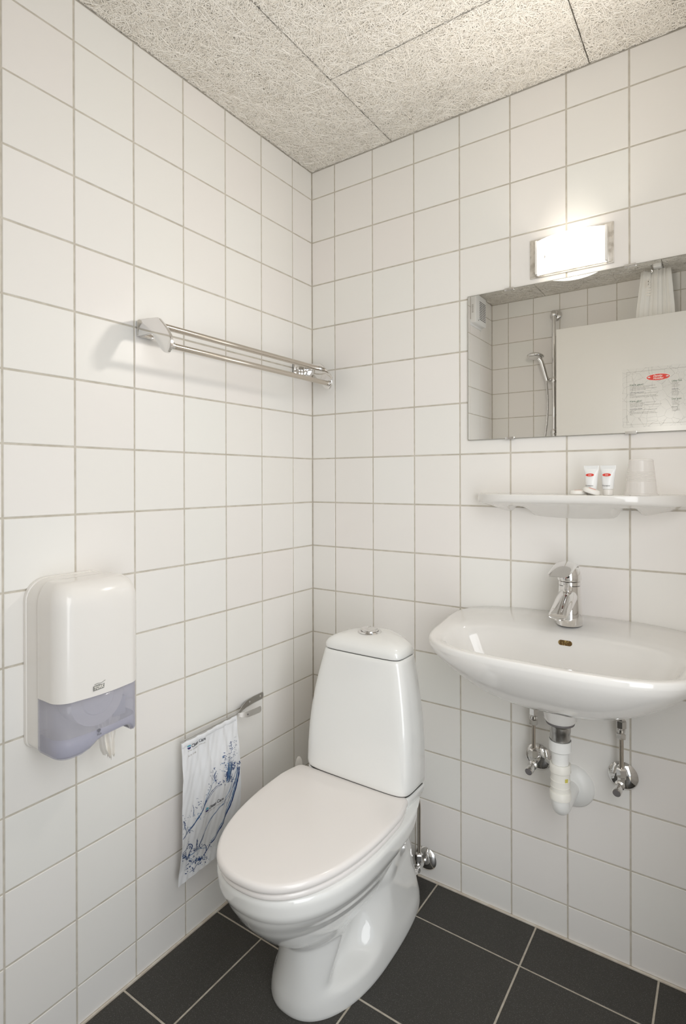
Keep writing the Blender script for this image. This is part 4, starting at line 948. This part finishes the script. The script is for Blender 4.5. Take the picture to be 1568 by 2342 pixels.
hz = smooth_path([(.346, BY+.032, 1.775), (.351, BY+.032, 1.72), (.353, BY+.03, 1.65), (.349, BY+.028, 1.56), (.338, BY+.03, 1.46), (.325, BY+.03, 1.36), (.318, BY+.03, 1.22), (.33, BY+.02, 1.10), (.37, BY+.0, 1.05), (.40, BY-.02, 1.10)], 34)
obj('hose', *tube(hz, [.0068 if i % 3 else .0055 for i in range(len(hz))], 12), M_CHROME, hs, 30)
obj('wall_outlet', *merge([lathe((.40, -RD, 1.13), (0, 1, 0), [(0, 0), (0, .03), (.006, .028), (.01, .016), (.03, .016), (.03, 0)], 28), tube(smooth_path([(.40, -RD+.02, 1.13), (.40, -RD+.028, 1.13), (.40, BY-.02, 1.115), (.40, BY-.02, 1.095)]), .011)]), M_CHROME, hs, 50)
# shower curtain gathered beside the door
cr_ = thing('curtain_rail', (.91, -1.70, 2.27), 'small white ceiling track that carries the shower curtain', 'rail')
obj('track', *box(.890, .926, -1.79, -1.618, 2.268, 2.2865, .003), M_PAINT, cr_, 30)
obj('glider', *merge([tube([(.881, -1.632, 2.2845), (.881, -1.632, 2.262)], .003, 10), tube(smooth_path([(.881, -1.632, 2.262), (.886, -1.634, 2.256), (.882, -1.636, 2.25)]), .002, 8)]), M_STEEL, cr_, 40)
cu_ = thing('shower_curtain', (.90, -1.66, 1.2), 'gathered white shower curtain hanging behind the door, reflected in the mirror', 'curtain')
V, F = [], []; nu, nv = 150, 40
for j in range(nv+1):
    t = j/nv; z = 2.262-1.9*t; k = min(1, t*9); hw = .062+.020*k+.01*t; cx = .900-.004*k
    for i in range(nu+1):
        s = i/nu*2-1
        y = -1.646+.012*math.sin(s*8+.6)*(.6+.4*math.cos(s*5))+.003*math.sin(s*23+t*6)
        V.append((cx+s*hw+.006*math.sin(s*26), min(y, -1.630), z-.004*math.sin(s*9)*(1 if j == 0 else 0)))
for j in range(nv):
    for i in range(nu): a = j*(nu+1)+i; F.append((a, a+1, a+nu+2, a+nu+1))
cl = obj('cloth', V, F, M_CURT, cu_, 70); md = cl.modifiers.new('t', 'SOLIDIFY'); md.thickness = .0012
lf = []
for i in range(6):   # pale striped leaf mark woven in the cloth
    z = 2.205-i*.0135; lf.append(box(.868-.004*i*.4, .878+.0006*i, -1.6285, -1.6265, z-.003, z+.003)); 
for i in range(5):
    lf.append(box(.852+i*.004, .8545+i*.004, -1.6285, -1.6265, 2.175+i*.0035, 2.207+i*.0035))
obj('woven_mark', *merge(lf), M_WHITEI, cu_)
